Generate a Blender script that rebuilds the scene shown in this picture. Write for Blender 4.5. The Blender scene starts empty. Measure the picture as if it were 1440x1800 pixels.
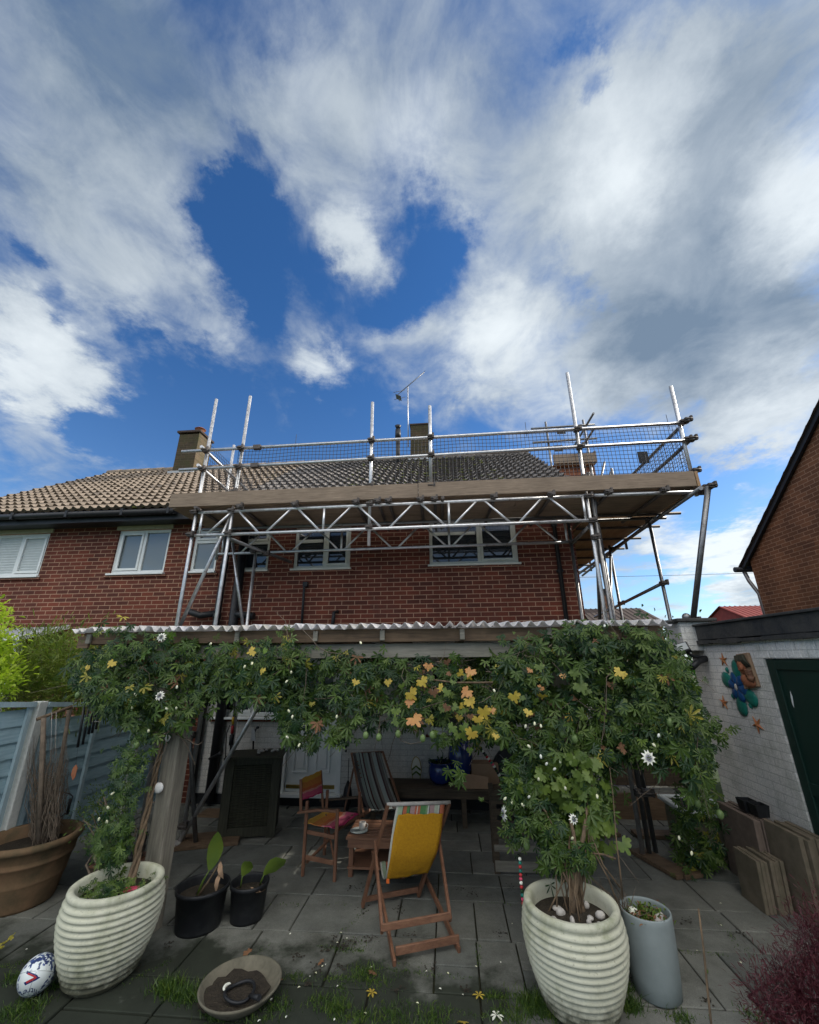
import bpy, bmesh, math, random
import numpy as np
from mathutils import Vector, Matrix, Euler
random.seed(7); RNG = np.random.default_rng(7)
R = math.radians
scn = bpy.context.scene
col = scn.collection
# ------------------------------------------------------------------ camera
F = 721.0; TH = R(19.7); YAW = R(5.0); ROLL = R(0.43); HC = 2.05
fw = Vector((-math.sin(YAW)*math.cos(TH), math.cos(YAW)*math.cos(TH), math.sin(TH)))
_r0 = Vector((math.cos(YAW), math.sin(YAW), 0)); _u0 = _r0.cross(fw)
rt = _r0*math.cos(ROLL)-_u0*math.sin(ROLL); up = _u0*math.cos(ROLL)+_r0*math.sin(ROLL)
OC = Vector((0, 0, HC))
cam = bpy.data.cameras.new("camera"); camo = bpy.data.objects.new("camera", cam); col.objects.link(camo)
m = Matrix((rt, up, -fw)).transposed().to_4x4(); m.translation = OC; camo.matrix_world = m
cam.sensor_fit = 'HORIZONTAL'; cam.sensor_width = 36; cam.lens = 36*F/1440; cam.clip_start = 0.05; cam.clip_end = 3000
scn.camera = camo
def at(x, y, X=None, Y=None, Z=None):
    d = fw + rt*((x-720)/F) - up*((y-900)/F)
    t = (X-OC.x)/d.x if X is not None else (Y-OC.y)/d.y if Y is not None else (Z-OC.z)/d.z
    return OC + d*t
# ------------------------------------------------------------------ sun and sky
SUN = Vector((0.80, 0.30, 0.52)).normalized()
sl = bpy.data.lights.new("sun", 'SUN'); sl.energy = 4.2; sl.angle = R(0.8); sl.color = (1, 0.93, 0.82)
so = bpy.data.objects.new("sun", sl); col.objects.link(so); so.rotation_euler = SUN.to_track_quat('Z', 'Y').to_euler()
scn.view_settings.view_transform = 'Standard'; scn.view_settings.look = 'None'
scn.view_settings.exposure = 0.2; scn.view_settings.gamma = 1
w = bpy.data.worlds.new("World"); scn.world = w; w.use_nodes = True
nt = w.node_tree; nt.nodes.clear()
def N(t, **k):
    n = nt.nodes.new(t)
    for a, b in k.items(): setattr(n, a, b)
    return n
def L(a, b): nt.links.new(a, b)
def mth(op, a, b=None, c=None, clamp=False):
    n = N('ShaderNodeMath', operation=op); n.use_clamp = clamp
    for i, v in enumerate((a, b, c)):
        if v is None: continue
        if isinstance(v, (int, float)): n.inputs[i].default_value = v
        else: L(v, n.inputs[i])
    return n.outputs[0]
def ramp(v, a, b):
    n = N('ShaderNodeMapRange', interpolation_type='SMOOTHSTEP'); L(v, n.inputs[0])
    n.inputs[1].default_value = a; n.inputs[2].default_value = b; return n.outputs[0]
def mixc(f, a, b):
    n = N('ShaderNodeMix', data_type='RGBA')
    if isinstance(f, (int, float)): n.inputs[0].default_value = f
    else: L(f, n.inputs[0])
    for i, v in ((6, a), (7, b)):
        if isinstance(v, tuple): n.inputs[i].default_value = (*v, 1)
        else: L(v, n.inputs[i])
    return n.outputs[2]
sky = N('ShaderNodeTexSky', sky_type='NISHITA'); sky.sun_disc = False
sky.sun_elevation = math.asin(SUN.z); sky.sun_rotation = math.atan2(SUN.x, SUN.y); sky.air_density = 1.0; sky.dust_density = 0.4; sky.ozone_density = 2.5
tc = N('ShaderNodeTexCoord'); DIR = tc.outputs['Generated']
sep = N('ShaderNodeSeparateXYZ'); L(DIR, sep.inputs[0])
zz = mth('ADD', mth('MAXIMUM', sep.outputs[2], 0.0), 0.16)
px_ = mth('DIVIDE', sep.outputs[0], zz); py_ = mth('DIVIDE', sep.outputs[1], zz)
cmb = N('ShaderNodeCombineXYZ'); L(px_, cmb.inputs[0]); L(mth('MULTIPLY', py_, 0.9), cmb.inputs[1])
def noise(vec, s, det=6, rough=0.55, dist=0.0, off=(0, 0, 0)):
    mp = N('ShaderNodeMapping'); L(vec, mp.inputs[0]); mp.inputs[1].default_value = off
    n = N('ShaderNodeTexNoise'); L(mp.outputs[0], n.inputs['Vector'])
    n.inputs['Scale'].default_value = s; n.inputs['Detail'].default_value = det
    n.inputs['Roughness'].default_value = rough; n.inputs['Distortion'].default_value = dist
    return n.outputs[0]
n1 = noise(cmb.outputs[0], 1.9, 7, 0.5, 0.25, (3.1, 1.7, 0))
n2 = noise(cmb.outputs[0], 5.5, 9, 0.6, 0.5, (7.3, 2.2, 0))
n3 = noise(DIR, 3.0, 6, 0.5, 0.3, (1.3, 5.2, 2.2))
# warped direction so that the edges of the big clouds and gaps are ragged
wn = N('ShaderNodeTexNoise'); L(cmb.outputs[0], wn.inputs['Vector']); wn.inputs['Scale'].default_value = 3.6; wn.inputs['Detail'].default_value = 7; wn.inputs['Roughness'].default_value = 0.66
wsub = N('ShaderNodeVectorMath', operation='SUBTRACT'); L(wn.outputs['Color'], wsub.inputs[0]); wsub.inputs[1].default_value = (0.5, 0.5, 0.5)
wsc = N('ShaderNodeVectorMath', operation='SCALE'); L(wsub.outputs[0], wsc.inputs[0]); wsc.inputs['Scale'].default_value = 0.27
wad = N('ShaderNodeVectorMath', operation='ADD'); L(DIR, wad.inputs[0]); L(wsc.outputs[0], wad.inputs[1])
WD = wad.outputs[0]
def skydir(x, y): return (fw + rt*((x-720)/F) - up*((y-900)/F)).normalized()
def blob(x, y, r, vec=None):
    d = skydir(x, y); d2 = skydir(x+r*0.7, y+r*0.7); rad = (d-d2).length
    n = N('ShaderNodeVectorMath', operation='DISTANCE'); L(vec or WD, n.inputs[0]); n.inputs[1].default_value = d
    return ramp(n.outputs['Value'], rad*1.35, rad*0.15)
def total(lst, vec=None):
    s = None
    for x, y, r, wgt in lst:
        v = mth('MULTIPLY', blob(x, y, r, vec), wgt); s = v if s is None else mth('ADD', s, v)
    return s
CLEAR = [(400, 360, 90, .75), (430, 450, 100, .8), (380, 300, 45, .35), (395, 220, 35, .3), (480, 545, 60, .5), (630, 560, 70, .4), (400, 700, 90, .6),
         (330, 620, 45, .3), (265, 600, 50, .45), (290, 740, 110, .5), (620, 720, 110, .45), (760, 350, 50, .45), (745, 450, 75, .6), (700, 520, 60, .4), (560, 480, 50, .3), (450, 600, 50, .2), (805, 420, 40, .3), (690, 560, 50, .35), (60, 455, 45, .4), (130, 560, 45, .35), (120, 280, 30, .2),
         (1025, 180, 38, .75), (1020, 60, 40, .4), (1035, 525, 45, .5), (970, 480, 45, .25), (1245, 860, 90, .6), (1190, 1050, 90, .5), (1330, 820, 50, .35), (690, 760, 90, .4), (190, 780, 60, .5), (540, 770, 100, .35), (1120, 1040, 60, .35)]
CLOUD = [(60, 640, 120, .8), (130, 700, 100, .8), (20, 560, 90, .45), (180, 480, 130, .5), (320, 530, 110, .5), (400, 620, 80, .4), (230, 370, 150, .45), (80, 330, 130, .45), (150, 130, 260, .45), (330, 130, 150, .4),
         (560, 655, 55, .75), (600, 400, 60, .6), (625, 440, 55, .4), (560, 200, 170, .55), (700, 150, 200, .6), (460, 170, 90, .35), (520, 320, 70, .3), (870, 590, 110, .7), (850, 690, 60, .45), (1080, 300, 170, .7), (1130, 190, 150, .6), (980, 400, 140, .5), (870, 250, 130, .5),
         (1260, 200, 220, .75), (1300, 450, 240, .8), (1200, 560, 200, .75), (1100, 640, 140, .7), (1380, 700, 180, .65), (1250, 700, 170, .6), (1230, 960, 100, .7), (1340, 960, 100, .7), (1130, 960, 60, .5), (1200, 1120, 90, .7), (1330, 1060, 90, .7), (950, 720, 90, .4), (100, 830, 90, .45), (1300, 780, 70, .35), (740, 590, 50, .3), (500, 720, 40, .2)]
WHITE = [(70, 660, 130, .40), (575, 655, 60, .3), (870, 600, 100, .42), (1090, 270, 130, .34), (1060, 360, 100, .2), (1440, 320, 150, .55), (720, 230, 110, .32), (620, 400, 70, .25), (1230, 960, 130, .5), (1200, 130, 90, .2), (1420, 760, 160, .35), (1000, 700, 110, .22), (1320, 960, 100, .3), (1250, 1100, 120, .35), (400, 600, 60, .15), (300, 560, 90, .12), (560, 130, 90, .12)]
GREY = [(1230, 520, 220, .36), (1310, 120, 170, .25), (880, 80, 110, .16), (1130, 630, 120, .20), (150, 60, 240, .34), (300, 120, 220, .3), (20, 250, 180, .24), (700, 60, 160, .12), (1380, 560, 130, .15), (560, 240, 60, .1), (250, 330, 130, .08)]
dens = mth('ADD', mth('ADD', mth('MULTIPLY', n1, 0.9), mth('MULTIPLY', n2, 1.15)), mth('MULTIPLY', n3, .3))
dens = mth('SUBTRACT', mth('ADD', dens, mth('MULTIPLY', total(CLOUD), .72)), mth('MULTIPLY', total(CLEAR), .78))
dens = mth('SUBTRACT', dens, mth('MULTIPLY', mth('MULTIPLY', ramp(sep.outputs[2], .62, .40), ramp(sep.outputs[2], .20, .32)), .22))
cov = mth('MULTIPLY', ramp(dens, 0.86, 1.78), .96)
br = mth('ADD', mth('MULTIPLY', n2, 0.6), mth('MULTIPLY', n1, 0.16))
br = mth('SUBTRACT', mth('ADD', br, total(WHITE)), mth('MULTIPLY', total(GREY), 0.8))
br = mth('ADD', br, 0.02, clamp=True)
cloudc = mixc(br, (1.7, 2.35, 3.2), (8.2, 8.8, 9.1))
hz = ramp(sep.outputs[2], 0.75, 0.0)
blue = N('ShaderNodeMix', data_type='RGBA', blend_type='MULTIPLY'); blue.inputs[0].default_value = 1
L(sky.outputs[0], blue.inputs[6]); L(mixc(hz, (0.42, 0.86, 1.30), (0.9, 1.12, 1.35)), blue.inputs[7])
skyc = mixc(cov, blue.outputs[2], cloudc)
# added fill light: overbright cloud in the unseen sky half behind the camera
back = mth('MULTIPLY', ramp(sep.outputs[1], 0.05, -0.4), ramp(sep.outputs[2], .18, .5)); bcl = ramp(mth('ADD', n1, mth('MULTIPLY', n3, .4)), .55, .85)
skyc = mixc(mth('MULTIPLY', back, bcl), skyc, (36.0, 34.8, 32.5))
below = ramp(sep.outputs[2], -0.02, 0.0)
skyc = mixc(below, (0.5, 0.5, 0.45), skyc)
bg = N('ShaderNodeBackground'); L(skyc, bg.inputs[0]); bg.inputs[1].default_value = 0.1
wo = N('ShaderNodeOutputWorld'); L(bg.outputs[0], wo.inputs[0])
# ------------------------------------------------------------------ materials
def newmat(name, rough=0.8, metal=0.0, spec=0.3):
    mt = bpy.data.materials.new(name); mt.use_nodes = True
    b = mt.node_tree.nodes['Principled BSDF']; b.inputs['Roughness'].default_value = rough; b.inputs['Metallic'].default_value = metal
    b.inputs['Specular IOR Level'].default_value = spec
    return mt, mt.node_tree, b
def cr(nt_, fac, stops):
    n = nt_.nodes.new('ShaderNodeValToRGB'); nt_.links.new(fac, n.inputs[0]); e = n.color_ramp.elements
    while len(e) < len(stops): e.new(0.5)
    for k, (p, c) in enumerate(stops): e[k].position = p; e[k].color = (*c, 1)
    return n.outputs[0]
def nz(nt_, vec, s, det=5, rough=0.6, scale3=None):
    if scale3:
        mp = nt_.nodes.new('ShaderNodeMapping'); nt_.links.new(vec, mp.inputs[0]); mp.inputs['Scale'].default_value = scale3; vec = mp.outputs[0]
    n = nt_.nodes.new('ShaderNodeTexNoise'); nt_.links.new(vec, n.inputs['Vector']); n.inputs['Scale'].default_value = s
    n.inputs['Detail'].default_value = det; n.inputs['Roughness'].default_value = rough; return n.outputs[0]
def geo(nt_): return nt_.nodes.new('ShaderNodeNewGeometry').outputs['Position']
def bump(nt_, b, h, st=0.3, d=0.01):
    n = nt_.nodes.new('ShaderNodeBump'); nt_.links.new(h, n.inputs['Height']); n.inputs['Strength'].default_value = st; n.inputs['Distance'].default_value = d
    nt_.links.new(n.outputs[0], b.inputs['Normal'])
def mx(nt_, f, a, b_, bt='MIX'):
    n = nt_.nodes.new('ShaderNodeMix'); n.data_type = 'RGBA'; n.blend_type = bt
    if isinstance(f, (int, float)): n.inputs[0].default_value = f
    else: nt_.links.new(f, n.inputs[0])
    for i, v in ((6, a), (7, b_)):
        if isinstance(v, tuple): n.inputs[i].default_value = (*v, 1)
        else: nt_.links.new(v, n.inputs[i])
    return n.outputs[2]
def simple(name, c1, c2=None, s=12, rough=0.8, metal=0.0, spec=0.3, bmp=0.15, bd=0.004, sc3=None, det=5, lo=.3, hi=.7):
    mt, n, b = newmat(name, rough, metal, spec); c2 = c2 or tuple(x*0.7 for x in c1)
    p = geo(n); f = nz(n, p, s, det, 0.65, sc3); n.links.new(cr(n, f, [(lo, c1), (hi, c2)]), b.inputs['Base Color'])
    if bmp: bump(n, b, nz(n, p, s*3, 4, 0.6, sc3), bmp, bd)
    return mt
def brickmat(name, axes, c1, c2, mortar, bw=0.225, bh=0.075, mort=0.013, bumpd=0.006, dirt=None, dirtlo=.5, dirthi=.75, off=0.0, rough=0.9, dscale=.7, mvar=None):
    mt, n, b = newmat(name, rough); p = geo(n)
    s = n.nodes.new('ShaderNodeSeparateXYZ'); n.links.new(p, s.inputs[0]); c = n.nodes.new('ShaderNodeCombineXYZ')
    n.links.new(s.outputs[axes[0]], c.inputs[0])
    ad = n.nodes.new('ShaderNodeMath'); ad.operation = 'ADD'; n.links.new(s.outputs[axes[1]], ad.inputs[0]); ad.inputs[1].default_value = off; n.links.new(ad.outputs[0], c.inputs[1])
    t = n.nodes.new('ShaderNodeTexBrick'); n.links.new(c.outputs[0], t.inputs['Vector']); t.inputs['Scale'].default_value = 1
    t.inputs['Brick Width'].default_value = bw; t.inputs['Row Height'].default_value = bh; t.inputs['Mortar Size'].default_value = mort*0.5
    t.inputs['Mortar Smooth'].default_value = 0.25; t.inputs['Bias'].default_value = 0.0
    t.inputs['Color1'].default_value = (*c1, 1); t.inputs['Color2'].default_value = (*c2, 1); t.inputs['Mortar'].default_value = (*mortar, 1)
    fine = nz(n, p, 60, 4); out = mx(n, 0.55, t.outputs['Color'], cr(n, fine, [(.25, (.55, .55, .55)), (.75, (1.35, 1.3, 1.25))]), 'MULTIPLY')
    big = nz(n, p, 1.3, 5); out = mx(n, 0.5, out, cr(n, big, [(.3, (.7, .7, .72)), (.7, (1.25, 1.2, 1.15))]), 'MULTIPLY')
    stk = nz(n, p, 2.2, 6, .6, (1, 1, .22)); out = mx(n, .55, out, cr(n, stk, [(.32, (.62, .6, .6)), (.5, (1, 1, 1)), (.72, (1.28, 1.22, 1.18))]), 'MULTIPLY')
    if dirt:
        out = mx(n, cr(n, nz(n, p, dscale, 7, .7), [(dirtlo, (0, 0, 0)), (dirthi, (1, 1, 1))]), out, dirt)
    n.links.new(out, b.inputs['Base Color'])
    mu = n.nodes.new('ShaderNodeMath'); mu.operation = 'MULTIPLY_ADD'; n.links.new(t.outputs['Fac'], mu.inputs[0]); mu.inputs[1].default_value = -1.0; n.links.new(fine, mu.inputs[2])
    bump(n, b, mu.outputs[0], 0.6, bumpd); return mt
def woodmat(name, c1, c2, ax=0, rough=0.75, bmp=.25):
    mt, n, b = newmat(name, rough); p = geo(n); sc = [9, 9, 9]; sc[ax] = 0.7
    f = nz(n, p, 5, 7, .7, tuple(sc)); c = cr(n, f, [(.3, c1), (.68, c2)])
    c = mx(n, .4, c, cr(n, nz(n, p, 2.5, 4), [(.3, (.6, .6, .6)), (.7, (1.3, 1.3, 1.3))]), 'MULTIPLY')
    n.links.new(c, b.inputs['Base Color']); bump(n, b, f, bmp, .004); return mt
def leafmat(name, c1, c2, trans=0.35):
    mt, n, b = newmat(name, 0.42, 0, 0.38); p = geo(n)
    c = cr(n, nz(n, p, 7, 3), [(.3, c1), (.7, c2)]); n.links.new(c, b.inputs['Base Color'])
    tr = n.nodes.new('ShaderNodeBsdfTranslucent'); n.links.new(mx(n, 1, c, (1.5, 1.7, .7), 'MULTIPLY'), tr.inputs[0])
    ms = n.nodes.new('ShaderNodeMixShader'); ms.inputs[0].default_value = trans
    o = n.nodes['Material Output']; n.links.new(b.outputs[0], ms.inputs[1]); n.links.new(tr.outputs[0], ms.inputs[2]); n.links.new(ms.outputs[0], o.inputs[0]); return mt
def galv(name, base=.55):
    mt, n, b = newmat(name, 0.38, 0.85); p = geo(n)
    n.links.new(cr(n, nz(n, p, 14, 5), [(.25, (base*.42, base*.36, base*.30)), (.38, (base*.78,)*3), (.7, (base, base*1.01, base*1.02))]), b.inputs['Base Color'])
    n.links.new(cr(n, nz(n, p, 30, 4), [(.3, (.3,)*3), (.7, (.55,)*3)]), b.inputs['Roughness']); return mt
def glassmat(name, tint=(.02, .025, .03)):
    mt, n, b = newmat(name, 0.04, 0.0, 0.9); b.inputs['Base Color'].default_value = (*tint, 1); return mt
M = {}
M['brick'] = brickmat('red_brick', (0, 2), (.165, .045, .027), (.085, .029, .021), (.38, .24, .165), dirt=(.10, .055, .045), dirtlo=.58, dirthi=.85, dscale=1.1)
M['brick_dark'] = brickmat('brown_brick_gable', (1, 2), (.19, .088, .045), (.12, .055, .03), (.32, .20, .13), bw=.225, bh=.075, mort=.012)
M['brick_dark_y'] = brickmat('brown_brick', (0, 2), (.15, .065, .035), (.10, .045, .025), (.28, .18, .12))
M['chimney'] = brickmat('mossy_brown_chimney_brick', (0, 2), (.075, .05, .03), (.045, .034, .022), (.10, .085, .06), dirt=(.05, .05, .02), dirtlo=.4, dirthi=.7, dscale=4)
M['chimney_x_lit'] = brickmat('mossy_brown_chimney_brick_lit_side', (1, 2), (.15, .11, .065), (.10, .075, .045), (.18, .15, .1), dirt=(.08, .08, .03), dirtlo=.45, dirthi=.8, dscale=4)  # paler copy of the chimney brick: sun on the right face put into colour
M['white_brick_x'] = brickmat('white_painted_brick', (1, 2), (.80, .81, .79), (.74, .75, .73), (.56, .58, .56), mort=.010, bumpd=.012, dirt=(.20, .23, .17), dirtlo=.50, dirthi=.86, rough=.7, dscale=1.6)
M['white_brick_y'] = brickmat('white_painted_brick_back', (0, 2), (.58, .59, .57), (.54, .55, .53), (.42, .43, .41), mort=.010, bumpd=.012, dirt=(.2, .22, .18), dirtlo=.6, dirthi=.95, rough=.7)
M['white_paint'] = simple('white_upvc', (.78, .80, .78), (.68, .71, .69), 6, .35, spec=.5, bmp=0)
M['cream'] = simple('cream_upvc', (.62, .62, .54), (.52, .52, .44), 6, .4, spec=.5, bmp=0)
M['cream_board'] = simple('cream_painted_board', (.42, .40, .28), (.32, .31, .21), 9, .6)
M['glass'] = glassmat('window_glass'); M['glass_grey'] = glassmat('window_glass_greyish', (.16, .19, .20))
M['blind'] = simple('shutter_white', (.66, .70, .70), (.56, .6, .6), 5, .5, bmp=0)
M['tile_l'] = simple('brown_concrete_tile', (.30, .24, .185), (.125, .10, .075), 9, .85, bmp=.4, bd=.01, det=8)
M['tile_r'] = simple('grey_brown_concrete_tile', (.26, .23, .205), (.085, .08, .078), 9, .85, bmp=.4, bd=.01, det=8)
M['moss'] = simple('roof_moss', (.20, .20, .05), (.10, .12, .03), 25, .95, bmp=.5)
M['black'] = simple('black_plastic', (.012, .013, .015), (.022, .023, .025), 15, .45, bmp=.05)
M['blackpot'] = simple('black_pot_plastic', (.010, .011, .013), (.03, .032, .033), 8, .55, bmp=.05, lo=.45, hi=.8)
M['lead'] = simple('lead_flashing', (.40, .42, .44), (.28, .3, .32), 6, .5)
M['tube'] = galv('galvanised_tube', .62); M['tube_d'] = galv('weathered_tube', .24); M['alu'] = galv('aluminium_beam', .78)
M['coupler'] = simple('rusty_coupler_steel', (.13, .12, .115), (.075, .06, .05), 40, .6, .6)
M['board'] = woodmat('scaffold_board', (.30, .23, .165), (.17, .125, .09), 0)
M['boardx'] = woodmat('scaffold_board_return', (.42, .27, .15), (.24, .15, .085), 1)
M['net'] = simple('black_netting', (.022, .023, .028), (.04, .042, .05), 5, .6, bmp=0)
M['timber'] = woodmat('brown_pergola_timber', (.19, .125, .075), (.075, .05, .032), 0)
M['timber_grey'] = woodmat('weathered_grey_timber', (.30, .28, .23), (.15, .14, .115), 0)
M['post'] = woodmat('weathered_grey_post', (.30, .275, .225), (.13, .12, .095), 2, bmp=.5)
M['sheet'] = None
mt, n, b = newmat('corrugated_plastic', .35); b.inputs['Base Color'].default_value = (.74, .73, .78, 1)
p = geo(n); cc = cr(n, nz(n, p, 4, 6), [(.35, (.80, .79, .82)), (.62, (.62, .60, .56)), (.8, (.25, .27, .18))]); n.links.new(cc, b.inputs['Base Color'])
tr = n.nodes.new('ShaderNodeBsdfTranslucent'); n.links.new(cc, tr.inputs[0]); ms = n.nodes.new('ShaderNodeMixShader'); ms.inputs[0].default_value = .45
n.links.new(b.outputs[0], ms.inputs[1]); n.links.new(tr.outputs[0], ms.inputs[2]); n.links.new(ms.outputs[0], n.nodes['Material Output'].inputs[0]); M['sheet'] = mt
M['fence'] = woodmat('blue_grey_fence_board', (.36, .50, .55), (.24, .36, .41), 1); M['fence_b'] = woodmat('blue_grey_fence_batten', (.44, .56, .60), (.32, .43, .46), 2)
M['concrete'] = simple('pale_concrete', (.62, .63, .59), (.48, .49, .45), 30, .9, bmp=.35)
M['terra'] = simple('terracotta_tub', (.25, .145, .08), (.07, .062, .034), 4, .85, bmp=.3, det=8)
M['terra_r'] = simple('orange_terracotta', (.33, .13, .065), (.22, .08, .04), 12, .8)
M['soil'] = simple('dark_soil', (.022, .018, .013), (.05, .04, .028), 30, .95, bmp=.8, bd=.02)
M['cabinet'] = woodmat('dark_green_stained_wood', (.055, .055, .036), (.022, .022, .015), 2)
M['teak'] = woodmat('reddish_brown_wood', (.21, .105, .062), (.105, .05, .03), 2, .5, .1)
M['teak_x'] = woodmat('reddish_brown_wood_rail', (.23, .12, .072), (.12, .06, .038), 0, .5, .1)
M['oldwood'] = woodmat('old_dark_wood', (.10, .075, .05), (.045, .035, .025), 0)
M['bark'] = woodmat('vine_bark', (.22, .155, .095), (.075, .055, .038), 2, .9, .6)
M['twig'] = simple('grey_brown_twig', (.20, .155, .115), (.10, .08, .06), 20, .9)
M['leaf1'] = leafmat('vine_leaf', (.038, .080, .013), (.080, .135, .022)); M['leaf2'] = leafmat('vine_leaf_dark', (.013, .040, .013), (.026, .066, .020))
M['leaf3'] = leafmat('vine_leaf_yellow_green', (.13, .19, .035), (.08, .13, .03)); M['leaf4'] = leafmat('vine_leaf_yellow', (.38, .32, .05), (.25, .24, .04))
M['leaf_sunpaint'] = leafmat('shrub_leaf_painted_sun', (.48, .54, .07), (.30, .40, .05), .5); M['bamboo'] = leafmat('bamboo_leaf', (.24, .28, .06), (.14, .19, .04), .4)  # shrub leaf: bright yellow-green stands in for direct sun that is blocked
M['orange'] = leafmat('autumn_leaf_orange', (.62, .33, .12), (.55, .24, .10)); M['yellow'] = leafmat('autumn_leaf_yellow', (.62, .48, .08), (.50, .34, .06)); M['grapegreen'] = leafmat('grape_leaf_green', (.14, .20, .03), (.09, .15, .03))
M['acer'] = leafmat('burgundy_acer_leaf', (.11, .022, .030), (.055, .014, .022), .3)
M['grass'] = leafmat('grass_blade', (.065, .12, .025), (.04, .08, .02))
M['petal'] = simple('white_petal', (.80, .80, .72), (.7, .72, .6), 20, .6, bmp=0); M['bud'] = simple('pale_bud', (.62, .64, .35), (.75, .73, .6), 50, .6, bmp=0)
M['fruit'] = simple('green_fruit', (.10, .16, .055), (.14, .2, .07), 12, .4, bmp=0); M['purple'] = simple('violet_corona', (.2, .18, .35), (.35, .33, .4), 60, .6, bmp=0)
M['brown_leaf'] = simple('dry_brown_leaf', (.20, .10, .05), (.12, .065, .035), 20, .8)
M['green_door'] = simple('dark_green_door', (.008, .032, .024), (.006, .024, .018), 3, .45, spec=.5, bmp=.05)
M['felt'] = simple('black_roof_felt', (.03, .032, .035), (.075, .07, .062), 5, .8, bmp=.7, bd=.02, det=8)
M['slab'] = simple('concrete_paving_slab', (.20, .15, .12), (.13, .10, .08), 9, .9, bmp=.3)
M['slab_moss'] = simple('mossy_concrete_slab', (.20, .16, .115), (.12, .105, .07), 9, .9, bmp=.3)
M['ceramic'] = simple('white_ceramic', (.62, .65, .63), (.5, .54, .5), 7, .25, spec=.6, bmp=0)
M['render'] = simple('stained_render', (.26, .23, .16), (.14, .13, .085), 9, .9, bmp=.5, det=8)
M['navy'] = simple('blue_glaze', (.010, .030, .16), (.006, .018, .09), 5, .2, spec=.7, bmp=0)
M['greypot'] = simple('blue_grey_pot', (.27, .31, .31), (.20, .235, .235), 4, .6, bmp=.08, det=8)
M['stone'] = simple('pale_stone', (.5, .48, .44), (.3, .28, .26), 18, .8, bmp=.4); M['card'] = simple('cardboard', (.30, .20, .13), (.24, .16, .10), 8, .9)
M['red'] = simple('red_paint', (.42, .03, .035), (.35, .03, .03), 10, .5, bmp=0); M['pink'] = simple('pink_thing', (.55, .07, .14), (.5, .06, .1), 10, .6, bmp=0)
M['orangep'] = simple('orange_plastic', (.7, .16, .03), (.6, .12, .03), 10, .5, bmp=0); M['yellowp'] = simple('yellow_plastic', (.55, .35, .03), (.5, .3, .03), 10, .5, bmp=0)
M['teal'] = simple('teal_enamel', (.02, .20, .15), (.01, .12, .10), 25, .35, bmp=.2); M['bluee'] = simple('blue_enamel', (.012, .08, .22), (.01, .05, .15), 25, .35, bmp=.2)
M['starfish'] = simple('orange_brown_starfish', (.45, .22, .07), (.30, .08, .05), 40, .8); M['white_round'] = simple('white_globe', (.75, .74, .72), (.7, .69, .67), 8, .5, bmp=0)
M['brass'] = simple('brass', (.45, .33, .10), (.35, .25, .07), 8, .3, .9, bmp=0); M['leather'] = simple('black_leather', (.02, .021, .024), (.04, .042, .045), 20, .35, spec=.6)
M['darkhouse'] = simple('distant_brown_tile', (.075, .055, .045), (.05, .036, .03), 3, .9); M['redtile'] = simple('distant_red_tile', (.26, .055, .045), (.17, .04, .035), 3, .9)
# white ribbed pot: grime low down
mt, n, b = newmat('off_white_ribbed_pot', .75); p = geo(n); s_ = n.nodes.new('ShaderNodeSeparateXYZ'); n.links.new(p, s_.inputs[0])
cc = cr(n, nz(n, p, 5, 8, .7), [(.28, (.56, .56, .45)), (.55, (.50, .50, .39)), (.75, (.26, .28, .18))])
mr = n.nodes.new('ShaderNodeMapRange'); n.links.new(s_.outputs[2], mr.inputs[0]); mr.inputs[1].default_value = .28; mr.inputs[2].default_value = 0.0
cc = mx(n, cr(n, nz(n, p, 3.1, 8, .7, (1, 1, .5)), [(.52, (0, 0, 0)), (.72, (.8, .8, .8))]), cc, (.22, .23, .12)); cc = mx(n, cr(n, nz(n, p, 45, 5, .7), [(.60, (0, 0, 0)), (.70, (.7, .7, .7))]), cc, (.16, .15, .10))
mm = n.nodes.new('ShaderNodeMath'); mm.operation = 'MULTIPLY'; n.links.new(mr.outputs[0], mm.inputs[0]); n.links.new(nz(n, p, 14, 8, .7), mm.inputs[1])
n.links.new(mx(n, cr(n, mm.outputs[0], [(.14, (0, 0, 0)), (.42, (1, 1, 1))]), cc, (.075, .075, .05)), b.inputs['Base Color']); bump(n, b, nz(n, p, 120, 3), .3, .002); M['pot'] = mt
M['bowl'] = simple('brown_grey_bowl', (.17, .155, .115), (.085, .08, .058), 9, .85, bmp=.3, det=8)
# striped fabrics: stripes run across an axis of the object's own coordinates (UV)
def stripes(name, cols, widths, mul=1.0):
    mt, n, b = newmat(name, .9); uv = n.nodes.new('ShaderNodeUVMap').outputs[0]; s_ = n.nodes.new('ShaderNodeSeparateXYZ'); n.links.new(uv, s_.inputs[0])
    r_ = n.nodes.new('ShaderNodeValToRGB'); r_.color_ramp.interpolation = 'CONSTANT'; n.links.new(s_.outputs[0], r_.inputs[0]); e = r_.color_ramp.elements
    tot = sum(widths); x = 0; ed = []
    for c, wd in zip(cols, widths): ed.append((x/tot, c)); x += wd
    while len(e) < len(ed): e.new(.5)
    for k, (p_, c) in enumerate(ed): e[k].position = p_; e[k].color = (*[v*mul for v in c], 1)
    pp = geo(n); c = mx(n, .5, r_.outputs[0], cr(n, nz(n, pp, 90, 3), [(.3, (.75,)*3), (.7, (1.2,)*3)]), 'MULTIPLY'); n.links.new(c, b.inputs['Base Color']); bump(n, b, nz(n, pp, 300, 2), .3, .002); return mt
W_, G_, O_, K_, P_ = (.55, .55, .48), (.10, .24, .09), (.48, .15, .08), (.03, .02, .03), (.40, .27, .26)
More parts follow.
